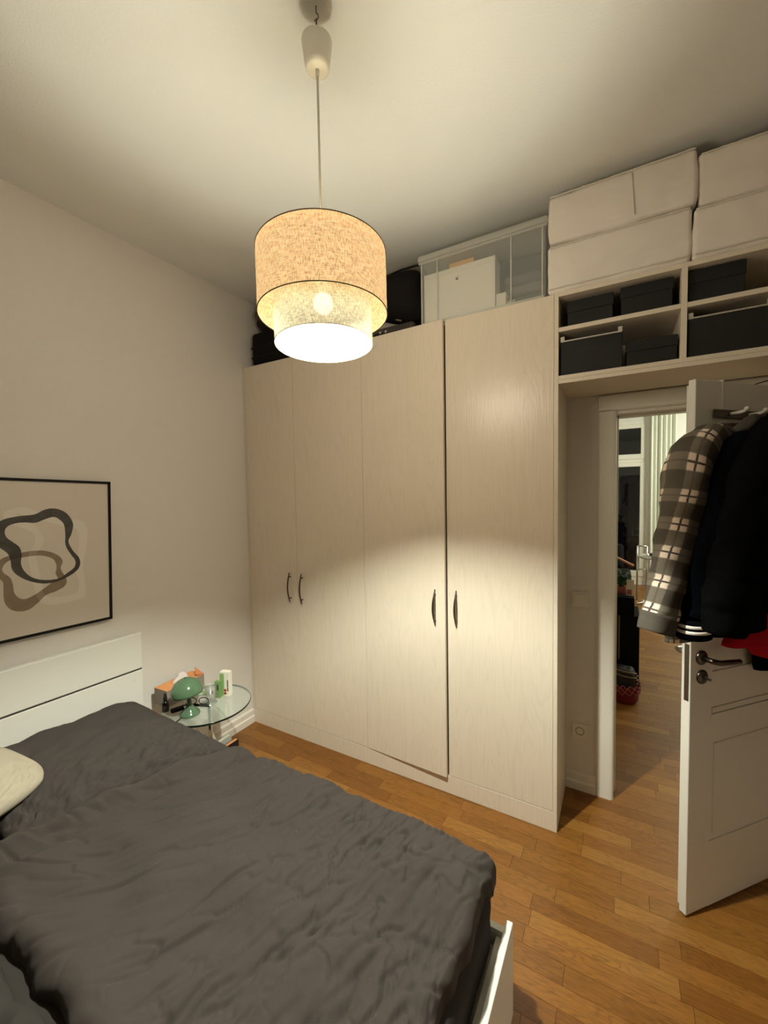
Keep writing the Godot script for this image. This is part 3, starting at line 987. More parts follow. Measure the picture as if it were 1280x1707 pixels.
func build_pillows() -> void:
	var n := noise_of(3.5, 91, 2)
	var up := Vector3(0.14, 0.98, 0).normalized()
	var p1 := obj("pillow", pillow_mesh(Vector3(0.385, 0.505, 1.17), Vector3(0.335, -0.04, -0.03), Vector3(-0.03, 0.0, 0.355), up, 0.102, 0.05, n, 0.011, 3.6, 0.0, 0.065), M.pillow)
	tag(p1, "large dark grey pillow at the headboard next to the glass table", "pillow")
	var p3 := obj("pillow", pillow_mesh(Vector3(0.365, 0.495, 1.875), Vector3(0.30, -0.03, 0.0), Vector3(0.0, 0.0, 0.325), up, 0.075, 0.045, n, 0.008, 3.4), M.pillow)
	tag(p3, "dark grey pillow at the left edge underneath the cream linen pillow", "pillow")
	var up2 := Vector3(0.25, 0.95, 0.1).normalized()
	var p2 := obj("pillow", pillow_mesh(Vector3(0.32, 0.60, 1.61), Vector3(0.175, -0.04, -0.05), Vector3(0.05, -0.01, 0.255), up2, 0.07, 0.055, n, 0.005, 3.0, 0.16), M.cream_cloth)
	tag(p2, "cream linen pillow at the left edge lying against the dark grey pillow", "pillow")

# ------------------------------------------------------------------ lamp
func build_lamp() -> void:
	var l := thing("pendant_lamp", "two-tier beige linen drum pendant lamp, lit, hanging on a white cord", "lamp", Vector3(LAMP.x, CEIL, LAMP.z))
	var y := func(v: float) -> float: return v - CEIL
	var plastic := mat(Color(0.88, 0.86, 0.8), 0.4)
	obj("canopy", lathe(ST(), Vector3.ZERO, [[0.0, y.call(2.752)], [0.026, y.call(2.752)], [0.0315, y.call(2.755)], [0.0335, y.call(2.762)], [0.0335, y.call(2.762)], [0.041, y.call(2.818)], [0.041, y.call(2.826)], [0.041, y.call(2.826)], [0.0375, y.call(2.826)], [0.0375, y.call(2.826)], [0.028, y.call(2.77)], [0.0, y.call(2.77)]], 40), plastic, l)
	var hook := ST()
	tube(hook, [Vector3(0, y.call(2.918), 0), Vector3(0, y.call(2.90), 0), Vector3(0.006, y.call(2.893), 0), Vector3(0.008, y.call(2.885), 0), Vector3(0.0, y.call(2.878), 0), Vector3(-0.006, y.call(2.884), 0)], 0.0016, 8)
	tube(hook, [Vector3(0, y.call(2.884), 0), Vector3(0, y.call(2.77), 0)], 0.0025, 8)
	obj("hook", hook, M.steel, l)
	obj("cord", tube(ST(), [Vector3(0, y.call(2.775), 0), Vector3(0, y.call(2.6), 0), Vector3(0, y.call(2.4), 0), Vector3(0, y.call(2.2), 0)], 0.0032, 10), mat(Color(0.82, 0.8, 0.74), 0.6), l)
	obj("cord_grip", lathe(ST(), Vector3.ZERO, [[0.003, y.call(2.735)], [0.0055, y.call(2.738)], [0.0055, y.call(2.756)]], 14), plastic, l)
	# tilted body
	var tilt := Vector3(-0.0344, 1, -0.0313).normalized()
	var ux := tilt.cross(Vector3.BACK).normalized()
	var B := Basis(ux, tilt, ux.cross(tilt))
	var o := Vector3(0, y.call(2.24), 0)
	var wn := noise_of(14.0, 95, 3)
	var wn2 := noise_of(1.0, 96, 2)
	var drum := func(r: float, ya: float, yb: float, wr: float) -> SurfaceTool:
		# one sheet of cloth with two faces a millimetre apart
		var st := ST()
		st.set_smooth_group(1)
		var NS := 160
		var NR := 30
		for k in NS:
			for i in NR:
				var P := []
				var U := []
				for q in [[0, 0], [1, 0], [1, 1], [0, 1]]:
					var t: float = TAU * ((k + q[0]) % NS) / NS
					var v: float = float(i + q[1]) / NR
					var yy: float = lerpf(ya, yb, v)
					var e: float = sin(PI * v)
					var cr: float = maxf(0.0, 0.12 - absf(wn2.get_noise_3d(cos(t) * 2.6 + yy * 6.0, sin(t) * 2.6, yy * 16.0))) / 0.12
					var rad: float = r + e * wr * (wn.get_noise_3d(cos(t) * r, yy * 0.8, sin(t) * r) - 0.9 * cr)
					P.append(o + B * Vector3(cos(t) * rad, yy - 2.24, sin(t) * rad))
					U.append(Vector2((k + q[0]) / float(NS), yy - ya))
				var tm := TAU * (k + 0.5) / NS
				_uvquad(st, P, U, B * Vector3(cos(tm), 0, sin(tm)))
		return st
	var so := obj("outer_shade", drum.call(0.178, 2.0905, 2.2601, 0.0018), M.shade_out, l)
	var si := obj("inner_shade", drum.call(0.1349, 2.0102, 2.2300, 0.0022), M.shade_in, l)
	M.shade_out.backlight = Color(0.5, 0.40, 0.27)
	M.shade_out.emission_enabled = true
	M.shade_out.emission = Color(1.0, 0.84, 0.615)
	M.shade_out.emission_energy_multiplier = 0.84
	M.shade_out.emission_texture = M.shade_out.albedo_texture
	M.shade_out.emission_operator = BaseMaterial3D.EMISSION_OP_MULTIPLY
	M.shade_in.backlight = Color(0.10, 0.099, 0.088)
	var ring := func(r: float, yy: float, tr: float) -> SurfaceTool:
		var prof := []
		for i in 9: prof.append([r + tr * cos(TAU * i / 8.0), tr * sin(TAU * i / 8.0)])
		return lathe(ST(), o + B * Vector3(0, yy - 2.24, 0), prof, 96, B)
	var piping := mat(Color(0.36, 0.33, 0.2), 0.7)
	obj("rim", ring.call(0.1782, 2.0905, 0.0014), piping, so)
	obj("rim", ring.call(0.1782, 2.2601, 0.0014), piping, so)
	obj("rim", ring.call(0.1351, 2.0102, 0.0012), piping, si)
	var sp := ST()
	for k in 3:
		var a := TAU * k / 3.0 + 0.4
		tube(sp, [o + B * Vector3(0.02 * cos(a), -0.01, 0.02 * sin(a)), o + B * Vector3(0.177 * cos(a), 0.018, 0.177 * sin(a))], 0.0014, 8)
	obj("spider", sp, M.steel, l)
	obj("socket", lathe(ST(), o, [[0.0, 0.0], [0.018, -0.004], [0.021, -0.02], [0.021, -0.062], [0.021, -0.062], [0.0, -0.062]], 24, B), plastic, l)
	var bc: Vector3 = o + B * Vector3(0, -0.115, 0)
	var bm := mat(Color(1, 1, 1), 0.5)
	bm.emission_enabled = true
	bm.emission = Color(1.0, 0.93, 0.80)
	bm.emission_energy_multiplier = 90.0
	var prof := []
	for i in 17:
		var th := PI * i / 16.0 * 0.86
		prof.append([0.028 * sin(th), -0.028 * cos(th)])
	obj("bulb", lathe(ST(), bc, prof, 28, B), bm, l)
	obj("bulb_neck", lathe(ST(), bc, [[0.0128, 0.0245], [0.0135, 0.03], [0.0135, 0.055]], 24, B), plastic, l)
	var li := OmniLight3D.new()
	li.name = "bulb_light"
	li.light_color = Color(0.985, 1.0, 0.945)
	li.light_energy = 0.34
	li.light_size = 0.026
	li.omni_range = 14.0
	li.omni_attenuation = 2.0
	li.shadow_enabled = true
	li.position = bc
	l.add_child(li)
	# an LED bulb throws most of its light forwards, away from its base
	var dn := SpotLight3D.new()
	dn.name = "bulb_beam_light"
	dn.light_color = li.light_color
	dn.light_energy = 3.0
	dn.light_size = 0.026
	dn.spot_range = 14.0
	dn.spot_attenuation = 2.0
	dn.spot_angle = 89.0
	dn.spot_angle_attenuation = 0.4
	dn.shadow_enabled = true
	dn.position = bc
	dn.rotation.x = -PI / 2
	l.add_child(dn)
	# the glow of the outer drum: eight upright faces just in front of the cloth
	for k in 8:
		var al := AreaLight3D.new()
		al.name = "shade_light_%d" % (k + 1)
		al.light_color = Color(1.0, 0.94, 0.84)
		al.light_energy = 0.10
		al.area_size = Vector2(0.14, 0.165)
		al.shadow_enabled = true
		var a := TAU * k / 8.0
		al.position = o + B * Vector3(0.183 * sin(a), -0.064, 0.183 * cos(a))
		al.basis = B * Basis(Vector3.UP, a + PI)
		l.add_child(al)

func build_picture() -> void:
	var p := thing("picture", "thin black framed abstract print of looping grey and brown rings", "picture", Vector3(0, 1.336, 1.139))
	p.rotation.x = -0.03
	var W := 0.505
	var H := 0.688
	var st := ST()
	var fw := 0.012
	bx(0.002, H / 2 - fw, -W / 2, 0.024, H / 2, W / 2, 0.001, st)
	bx(0.002, -H / 2, -W / 2, 0.024, -H / 2 + fw, W / 2, 0.001, st)
	bx(0.002, -H / 2, -W / 2, 0.024, H / 2, -W / 2 + fw, 0.001, st)
	bx(0.002, -H / 2, W / 2 - fw, 0.024, H / 2, W / 2, 0.001, st)
	obj("frame", st, M.black_frame, p)
	st = ST()
	st.set_smooth_group(-1)
	var a := H / 2 - fw
	var b := W / 2 - fw
	# seen from +x the print's right edge is at -z
	_uvquad(st, [Vector3(0.019, a, b), Vector3(0.019, a, -b), Vector3(0.019, -a, -b), Vector3(0.019, -a, b)], [Vector2(0, 0), Vector2(1, 0), Vector2(1, 1), Vector2(0, 1)], Vector3.RIGHT)
	_uvquad(st, [Vector3(0.012, a, b), Vector3(0.012, a, -b), Vector3(0.012, -a, -b), Vector3(0.012, -a, b)], [Vector2(0, 0), Vector2(0, 0), Vector2(0, 0), Vector2(0, 0)], Vector3.LEFT)
	obj("print", st, M.print, p)
	obj("backing", bx(0.003, -a, -b, 0.0115, a, b), M.black_frame, p)

# ------------------------------------------------------------------ things on top of the wardrobe
func fabric_case(x0: float, x1: float, y0: float, y1: float, zf: float, label: String, rseed: int, lower: bool) -> void:
	var n := noise_of(7.0, rseed, 3)
	var c := thing("storage_case", label, "storage case", Vector3((x0 + x1) / 2, y0, zf), 0.0, "white fabric storage cases up by the ceiling")
	var w := x1 - x0
	var h := y1 - y0
	obj("body", soft_box(ST(), Vector3(0, h / 2, -0.165), Vector3(w, h - 0.004, 0.32), 0.014, 30, n, 0.007, Basis.IDENTITY, 0.004), M.case_cloth, c)
	var pip := ST()
	var ys := [h - 0.009] if not lower else [h - 0.012, 0.022]
	for yy in ys:
		var pts := []
		for i in 41:
			var t := i / 40.0
			pts.append(Vector3(lerpf(-w / 2 + 0.006, w / 2 - 0.006, t), yy + 0.0025 * n.get_noise_1d(t * 3.0 + yy * 9.0), -0.0012 + 0.0018 * n.get_noise_1d(t * 5.0)))
		tube(pip, pts, 0.0032, 8)
	obj("piping", pip, M.case_trim, c)
	if not lower:
		var seam := ST()
		tube(seam, [Vector3(0.06, 0.02, 0.002), Vector3(0.055, h * 0.5, 0.003), Vector3(0.05, h - 0.02, 0.001)], 0.002, 8)
		obj("seam", seam, M.case_trim, c)

func build_on_top() -> void:
	var ty := 2.4555
	# four fabric cases in two stacks
	fabric_case(1.947, 2.460, 2.4575, 2.668, -0.004, "lower white fabric storage case of the stack next to the clear plastic box", 101, true)
	fabric_case(1.950, 2.474, 2.6715, 2.876, 0.0, "upper white fabric storage case of the stack next to the clear plastic box", 102, false)
	fabric_case(2.466, 2.99, 2.4585, 2.656, -0.006, "lower white fabric storage case at the right picture edge, above the black boxes", 103, true)
	fabric_case(2.480, 3.00, 2.6575, 2.852, -0.010, "upper white fabric storage case at the right picture edge, close under the ceiling", 104, false)
	# clear box
	var b := thing("plastic_box", "large clear plastic storage box with lid on the wardrobe beside the white cases", "storage box", Vector3(1.629, ty, -0.02))
	var w := 0.305
	var st := ST()
	bx(-w, 0.0, -0.31, w, 0.003, 0.0, 0.001, st)
	bx(-w, 0.003, -0.003, w, 0.325, 0.0, 0.001, st)
	bx(-w, 0.003, -0.31, w, 0.325, -0.307, 0.001, st)
	bx(-w, 0.003, -0.307, -w + 0.003, 0.325, -0.003, 0.001, st)
	bx(w - 0.003, 0.003, -0.307, w, 0.325, -0.003, 0.001, st)
	obj("body", st, M.plastic, b)
	st = ST()
	for x in [-w + 0.008, -0.212, 0.155, w - 0.012]: bx(x - 0.0035, 0.004, 0.0, x + 0.0035, 0.32, 0.004, 0.0015, st)
	bx(-w + 0.004, 0.0, 0.0, w - 0.004, 0.014, 0.004, 0.0015, st)
	obj("rib", st, M.plastic_rim, b)
	var lid := obj("lid", soft_box(ST(), Vector3(0, 0.340, -0.155), Vector3(2 * w + 0.03, 0.036, 0.335), 0.015, 6), M.plastic_rim, b)
	obj("lid_flange", bx(-w - 0.008, 0.312, -0.318, w + 0.008, 0.322, 0.008, 0.002), M.plastic_rim, b)
	var wb := thing("white_carton", "white carton with a small dark emblem inside the clear plastic box", "box", Vector3(1.522, ty + 0.0035, -0.031))
	obj("body", bx(-0.183, 0.0, -0.09, 0.185, 0.232, 0.0, 0.001), mat(Color(0.93, 0.915, 0.87), 0.6), wb)
	obj("lid", bx(-0.184, 0.232, -0.091, 0.186, 0.256, 0.0005, 0.001), mat(Color(0.93, 0.915, 0.87), 0.6), wb)
	var em := ST()
	lathe(em, Vector3(-0.005, 0.196, 0.0004), [[0.0, 0.0006], [0.0065, 0.0006], [0.0065, 0.0]], 18, Basis(Vector3.RIGHT, PI / 2))
	box(em, Vector3(0.002, 0.205, 0.0006), Vector3(0.006, 0.003, 0.0008), 0.0003, Basis(Vector3.BACK, 0.7))
	obj("emblem", em, mat(Color(0.18, 0.17, 0.16), 0.6), wb)
	var c2 := obj("small_carton", bx(1.712, ty + 0.0035, -0.11, 1.758, ty + 0.075, -0.03, 0.001), mat(Color(0.92, 0.90, 0.85), 0.6))
	tag(c2, "small white carton beside the large one in the clear plastic box", "box")
	var c3 := obj("small_carton", bx(1.762, ty + 0.0035, -0.10, 1.80, ty + 0.03, -0.028, 0.001), mat(Color(0.78, 0.74, 0.66), 0.6))
	tag(c3, "flat pale carton at the bottom of the clear plastic box", "box")
	var n := noise_of(9.0, 111)
	var greys := [Color(0.42, 0.42, 0.42), Color(0.5, 0.49, 0.47), Color(0.38, 0.38, 0.4)]
	for i in 3:
		var s := obj("folded_cloth", soft_box(ST(), Vector3(1.815, ty + 0.06 + 0.052 * i, -0.20), Vector3(0.20 - 0.01 * i, 0.05, 0.16), 0.02, 8, n, 0.006), mat(greys[i], 0.95))
		tag(s, ["lowest grey folded cloth of the pile in the clear plastic box", "middle pale grey folded cloth of the pile in the clear plastic box", "top grey folded cloth of the pile in the clear plastic box"][i], "cloth", "folded cloths in the clear box")
	var dk := obj("dark_cloth", soft_box(ST(), Vector3(1.64, ty + 0.21, -0.22), Vector3(0.54, 0.17, 0.12), 0.03, 10, n, 0.008), mat(Color(0.22, 0.24, 0.27), 0.95))
	dk.position = Vector3(0, 0, 0)
	tag(dk, "blue-grey folded cover along the back of the clear plastic box", "cloth")
	var lb := obj("paper_strip", bx(1.475, ty + 0.2600, -0.1, 1.60, ty + 0.284, -0.036, 0.001), mat(Color(0.86, 0.66, 0.36), 0.7))
	tag(lb, "orange paper strip lying on the white carton in the clear box", "paper")
	# grey panel behind
	var gp := obj("board", bx(1.17, ty, -0.345, 1.30, 2.815, -0.33, 0.002), mat(Color(0.5, 0.47, 0.42), 0.8))
	tag(gp, "grey board standing upright between black bag and clear box", "board")
	# black slung bag
	var bag := thing("shoulder_bag", "black soft bag half hidden behind the lamp, beside the grey board", "bag", Vector3(1.06, ty, -0.17))
	var rings := []
	for r in [[0.15, 0.095, 0.05, 0.04], [0.12, 0.135, 0.14, 0.07], [0.02, 0.20, 0.20, 0.085], [-0.01, 0.28, 0.205, 0.09], [-0.01, 0.345, 0.20, 0.085], [-0.01, 0.372, 0.17, 0.05]]:
		rings.append([Vector3(r[0] + 0.02, r[1], 0), Vector3(r[2], 0, 0), Vector3(0, 0, r[3])])
	obj("body", loft(ST(), smooth_rings(rings, 4), 30, 0.6, n, 0.008), M.bag, bag)
	obj("strap", tube(ST(), [Vector3(-0.1, 0.372, 0.03), Vector3(0.1, 0.380, 0.05), Vector3(0.2, 0.372, 0.06), Vector3(0.262, 0.366, 0.05)], 0.005, 8), M.bag, bag)
	obj("buckle", box(ST(), Vector3(0.105, 0.088, 0.095), Vector3(0.04, 0.008, 0.01), 0.002, Basis(Vector3.BACK, -0.35)), M.steel, bag)
	# ribbed grey basket
	var bk := thing("ribbed_basket", "low ribbed grey basket under the black bag on the wardrobe", "basket", Vector3(1.06, ty, -0.10))
	st = ST()
	soft_box(st, Vector3(0, 0.044, -0.09), Vector3(0.36, 0.086, 0.17), 0.02, 8)
	obj("body", st, mat(Color(0.27, 0.245, 0.22), 0.8), bk)
	st = ST()
	for i in 17: bx(-0.165 + i * 0.0204, 0.008, -0.006, -0.158 + i * 0.0204, 0.076, -0.001, 0.002, st)
	obj("ribbing", st, mat(Color(0.30, 0.275, 0.25), 0.8), bk)
	var cl := thing("strap_coil", "small black strap with silver buckles in front of the ribbed basket", "strap", Vector3(1.09, ty, -0.06))
	var pts := []
	for i in 46:
		var t := i / 45.0
		pts.append(Vector3(0.10 * cos(t * TAU * 2.0) * (1.0 - 0.3 * t), 0.008 + 0.012 * t + 0.006 * sin(t * 30.0), 0.022 * sin(t * TAU * 2.0)))
	obj("webbing", tube(ST(), pts, 0.007, 8), M.bag, cl)
	for x in [-0.02, 0.015]: obj("buckle", box(ST(), Vector3(x, 0.026, 0.028), Vector3(0.012, 0.014, 0.006), 0.002), M.chrome, cl)
	# left end: suitcase and bag
	var su := thing("suitcase", "black suitcase lying at the left end of the wardrobe top", "suitcase", Vector3(0.28, ty, -0.17))
	obj("body", soft_box(ST(), Vector3(0, 0.112, 0), Vector3(0.43, 0.222, 0.29), 0.03, 10), M.bag, su)
	obj("zip_band", soft_box(ST(), Vector3(0, 0.125, 0), Vector3(0.432, 0.008, 0.292), 0.003, 4), M.black_frame, su)
	obj("zip_band", soft_box(ST(), Vector3(0, 0.06, 0), Vector3(0.4315, 0.006, 0.2915), 0.0025, 4), M.black_frame, su)
	var tb := thing("travel_bag", "dark brown soft bag lying on the black suitcase near the ceiling", "bag", Vector3(0.28, ty + 0.2245, -0.17))
	obj("body", soft_box(ST(), Vector3(0, 0.104, 0), Vector3(0.40, 0.206, 0.27), 0.07, 12, n, 0.02), M.bag_brown, tb)
	obj("grip", tube(ST(), [Vector3(-0.16, 0.13, 0.137), Vector3(-0.15, 0.10, 0.152), Vector3(-0.13, 0.075, 0.15), Vector3(-0.11, 0.07, 0.138)], 0.007, 8), mat(Color(0.3, 0.2, 0.17), 0.6), tb)

# ------------------------------------------------------------------ side table and what lies on it
func build_side_table() -> void:
	var c := Vector3(0.300, 0, 0.577)
	var ty := 0.47
	var t := thing("side_table", "round glass side table with dark green edge beside the bed", "table", c)
	obj("glass_top", lathe(ST(), Vector3.ZERO, [[0.0, ty - 0.009], [0.222, ty - 0.009], [0.222, ty - 0.009], [0.222, ty], [0.222, ty], [0.0, ty]], 72), M.glass, t)
	obj("edge_ring", lathe(ST(), Vector3.ZERO, [[0.2221, ty - 0.0095], [0.2238, ty - 0.008], [0.2245, ty - 0.0045], [0.2238, ty - 0.001], [0.2221, ty + 0.0004]], 90), M.glass_edge, t)
	obj("column", tube(ST(), [Vector3(-0.012, ty - 0.0095, -0.02), Vector3(-0.012, 0.012, -0.02)], 0.011, 14), M.chrome, t)
	obj("top_plate", lathe(ST(), Vector3(-0.012, ty - 0.0135, -0.02), [[0.0, 0.0], [0.04, 0.0], [0.042, 0.002], [0.042, 0.0038], [0.0, 0.0038]], 36), M.chrome, t)
	obj("base", lathe(ST(), Vector3(-0.012, 0, -0.02), [[0.0, 0.0005], [0.15, 0.0005], [0.152, 0.003], [0.15, 0.008], [0.03, 0.012], [0.014, 0.02], [0.0, 0.02]], 48), M.chrome, t)
	# mushroom lamp
	var l := thing("mushroom_lamp", "small glossy green mushroom lamp on the glass side table", "lamp", Vector3(0.318, ty + 0.0008, 0.695))
	obj("base", lathe(ST(), Vector3.ZERO, [[0.0, 0.0], [0.047, 0.0], [0.049, 0.003], [0.047, 0.009], [0.036, 0.019], [0.022, 0.034], [0.011, 0.058], [0.008, 0.09], [0.008, 0.145]], 44), M.green_gloss, l)
	var prof := []
	for i in 15:
		var th := PI / 2 * i / 14.0 * 1.04
		prof.append([0.078 * cos(PI / 2 - th), 0.088 + 0.076 * cos(th)])
	prof.append([0.076, 0.083])
	for i in 14:
		var th := PI / 2 * (13 - i) / 14.0 * 1.04
		prof.append([0.074 * cos(PI / 2 - th), 0.088 + 0.072 * cos(th)])
	var tl := Basis(Vector3(0.3, 0, 1).normalized(), 0.10)
	obj("shade", lathe(ST(), Vector3(-0.006, 0.024, 0), prof, 48, tl), M.green_gloss, l)
	obj("finial", lathe(ST(), tl * Vector3(0, 0.170, 0) + Vector3(-0.006, 0.018, 0), [[0.004, -0.004], [0.004, 0.002], [0.0, 0.003]], 14, tl), M.black_frame, l)
	obj("cable", tube(ST(), [Vector3(0.0, 0.004, 0.045), Vector3(0.012, 0.004, 0.08), Vector3(0.022, 0.004, 0.102), Vector3(0.025, -0.006, 0.1085), Vector3(0.025, -0.06, 0.109), Vector3(0.02, -0.25, 0.105), Vector3(0.0, -0.465, 0.09)], 0.0028, 8), M.black_frame, l)
	# tissue box along the wall: grey sides, orange top
	var tb := thing("tissue_box", "grey and orange tissue box standing at the wall behind the green lamp", "box", Vector3(0.098, ty + 0.0008, 0.60), 0.06)
	obj("body", bx(-0.052, 0, -0.118, 0.052, 0.088, 0.118, 0.001), mat(Color(0.56, 0.52, 0.48), 0.6), tb)
	obj("top_panel", bx(-0.052, 0.0882, -0.118, 0.052, 0.0895, 0.118, 0.0004), mat(Color(0.85, 0.58, 0.36), 0.6), tb)
	var tis := ST()
	var tn := noise_of(20.0, 121)
	loft(tis, [[Vector3(0, 0.089, 0.0), Vector3(0.012, 0, 0), Vector3(0, 0, 0.05)], [Vector3(0.004, 0.105, -0.005), Vector3(0.016, 0, 0), Vector3(0, 0, 0.04)], [Vector3(0.0, 0.122, -0.01), Vector3(0.008, 0, 0), Vector3(0, 0, 0.022)], [Vector3(0.002, 0.134, 0.0), Vector3(0.003, 0, 0), Vector3(0, 0, 0.012)]], 18, 1.0, tn, 0.012)
	obj("tissue", tis, M.knit_white, tb)
	var fl := ST()
	prism(fl, Vector3(0.05, 0.0897, -0.118), Vector3(-0.6, 0.24, 0).normalized(), Vector3(0, 0.12, 1).normalized(), PackedVector2Array([Vector2(0, 0), Vector2(0.075, 0.005), Vector2(0.01, 0.05)]), Vector3(0.0006, 0.001, 0))
	obj("flap", fl, mat(Color(0.83, 0.52, 0.33), 0.6), tb)
	# dropper bottle
	var db := thing("dropper_bottle", "small dark dropper bottle standing by the tissue box beside the pillow", "bottle", Vector3(0.178, ty + 0.0008, 0.738))
	var brown := mat(Color(0.05, 0.035, 0.03), 0.15)
	obj("flask", lathe(ST(), Vector3.ZERO, [[0.0, 0.0], [0.015, 0.0], [0.0165, 0.002], [0.0165, 0.044], [0.014, 0.051], [0.008, 0.055], [0.008, 0.060]], 26), brown, db)
	obj("paper_label", lathe(ST(), Vector3.ZERO, [[0.0167, 0.006], [0.0167, 0.034]], 26), mat(Color(0.2, 0.17, 0.13), 0.6), db)
	obj("cap", lathe(ST(), Vector3.ZERO, [[0.009, 0.058], [0.010, 0.060], [0.010, 0.072], [0.0075, 0.075], [0.0055, 0.090], [0.003, 0.096], [0.0, 0.097]], 22), M.black_frame, db)
	var ps := obj("phone_stand", box(ST(), Vector3(0.232, ty + 0.0095, 0.708), Vector3(0.03, 0.017, 0.062), 0.004, Basis(Vector3.UP, -0.35)), M.black_frame)
	tag(ps, "small black flat gadget between dropper bottle and green lamp foot", "gadget")
	# drinking glass
	var g := thing("drinking_glass", "clear drinking glass between the green lamp and the cartons on the glass table", "glass", Vector3(0.288, ty + 0.0008, 0.545))
	obj("tumbler", lathe(ST(), Vector3.ZERO, [[0.0, 0.0], [0.026, 0.0], [0.028, 0.004], [0.034, 0.088], [0.034, 0.088], [0.032, 0.088], [0.0265, 0.009], [0.0, 0.007]], 36), M.plastic, g)
	# green tube and watch-like black strap
	var gt := thing("cream_tube", "pale green squeezed tube lying across dark eyeglasses on the glass table", "tube", Vector3(0.232, ty + 0.012, 0.555), 0.9)
	obj("tube_body", loft(ST(), [[Vector3(-0.06, 0.026, 0), Vector3(0, 0.002, 0), Vector3(0, 0, 0.022)], [Vector3(-0.02, 0.02, 0), Vector3(0, 0.009, 0), Vector3(0, 0, 0.02)], [Vector3(0.03, 0.012, 0), Vector3(0, 0.012, 0), Vector3(0, 0, 0.015)], [Vector3(0.036, 0.012, 0), Vector3(0, 0.006, 0), Vector3(0, 0, 0.006)]], 20), mat(Color(0.55, 0.65, 0.48), 0.35), gt)
	obj("cap", lathe(ST(), Vector3(0.034, 0.012, 0), [[0.0, 0.02], [0.009, 0.019], [0.0105, 0.0], [0.0, 0.0]], 18, Basis(Vector3.BACK, -PI / 2)), M.black_frame, gt)
	var eg := thing("eyeglasses", "dark folded eyeglasses on the glass table right of the green lamp", "glasses", Vector3(0.275, ty + 0.0012, 0.62), 0.5)
	var eb := ST()
	tube(eb, [Vector3(-0.065, 0.012, 0), Vector3(-0.06, 0.004, 0.0), Vector3(0.0, 0.004, 0.012), Vector3(0.075, 0.004, 0.02)], 0.0032, 8)
	tube(eb, [Vector3(0.065, 0.014, 0), Vector3(0.06, 0.005, 0.004), Vector3(0.0, 0.012, 0.014), Vector3(-0.07, 0.012, 0.024)], 0.0032, 8)
	obj("temple", eb, M.black_frame, eg)
	for s in [-1.0, 1.0]:
		var rp := []
		for i in 19: rp.append(Vector3(s * 0.032 + 0.026 * cos(TAU * i / 18.0), 0.022 + 0.018 * sin(TAU * i / 18.0), -0.004))
		obj("lens_rim", tube(ST(), rp, 0.0022, 8), M.black_frame, eg)
	# two medicine boxes
	var m1 := thing("medicine_box", "white carton with two red dots standing on the glass table", "box", Vector3(0.318, ty + 0.0008, 0.468), 0.35, "medicine cartons on the glass table")
	obj("carton", bx(-0.028, 0, -0.016, 0.028, 0.138, 0.016, 0.0008), mat(Color(0.92, 0.90, 0.84), 0.5), m1)
	obj("green_panel", bx(-0.0283, 0.002, -0.0164, -0.002, 0.128, 0.0164, 0.0005), mat(Color(0.55, 0.68, 0.42), 0.5), m1)
	for y in [0.018, 0.035]: obj("red_dot", lathe(ST(), Vector3(0.004, y, 0.0165), [[0.0, 0.0006], [0.0075, 0.0006], [0.0075, 0.0]], 18, Basis(Vector3.RIGHT, PI / 2)), mat(Color(0.75, 0.08, 0.1), 0.5), m1)
	var wr := ST()
	var rr := RandomNumberGenerator.new()
	rr.seed = 5
	var yy := 0.03
	while yy < 0.092:
		var k := rr.randf_range(0.003, 0.0052)
		bx(0.0155, yy, 0.0162, 0.0215, yy + k, 0.0167, 0.0, wr)
		yy += k + (0.0035 if rr.randf() < 0.15 else 0.0012)
	obj("lettering", wr, M.black_frame, m1)
	var m2 := thing("medicine_box", "smaller green carton leaning in front of the white carton on the glass table", "box", Vector3(0.300, ty + 0.0008, 0.507), 0.35, "medicine cartons on the glass table")
	obj("carton", bx(-0.014, 0, -0.012, 0.016, 0.092, 0.012, 0.0008), mat(Color(0.45, 0.58, 0.35), 0.5), m2)
	obj("label_panel", bx(0.0, 0.045, 0.0122, 0.008, 0.075, 0.0126, 0.0), mat(Color(0.12, 0.14, 0.1), 0.5), m2)
	# on the floor under the table
	var book := func(at: Vector3, turn: float, L: float, th: float, hh: float, label: String, cov: Color, pag: Color):
		var bk := thing("book", label, "book", at, turn, "books standing on the floor under the glass table")
		obj("cover", bx(-th / 2, 0.0003, -L / 2, -th / 2 + 0.002, hh, L / 2, 0.0005), mat(cov, 0.6), bk)
		obj("cover", bx(th / 2 - 0.002, 0.0003, -L / 2, th / 2, hh, L / 2, 0.0005), mat(cov, 0.6), bk)
		obj("spine", bx(-th / 2, 0.0003, L / 2 - 0.002, th / 2, hh, L / 2 + 0.0005, 0.0005), mat(cov, 0.6), bk)
		obj("pages", bx(-th / 2 + 0.0021, 0.002, -L / 2 + 0.003, th / 2 - 0.0021, hh - 0.002, L / 2 - 0.003, 0.0008), mat(pag, 0.8), bk)
	book.call(Vector3(0.203, 0, 0.40), 0.02, 0.18, 0.026, 0.10, "book with orange page edges standing on the floor under the glass table", Color(0.12, 0.09, 0.08), Color(0.95, 0.68, 0.45))
	book.call(Vector3(0.132, 0, 0.39), 0.08, 0.18, 0.024, 0.10, "pale grey book on the floor between orange book and baseboard", Color(0.8, 0.82, 0.78), Color(0.84, 0.85, 0.8))
	var pp := ST()
	prism(pp, Vector3(0.105, 0.0, 0.40), Vector3(0.12, 0, 0.16).normalized(), Vector3(-0.25, 1, 0.0).normalized(), PackedVector2Array([Vector2(-0.09, 0), Vector2(0.08, 0), Vector2(-0.02, 0.165)]), Vector3(0.003, 0.0, -0.004))
	tag(obj("card", pp, mat(Color(0.88, 0.88, 0.8), 0.7)), "white pointed card standing on the floor under the glass table", "card")

# ------------------------------------------------------------------ coats on the door
var LT: Transform3D

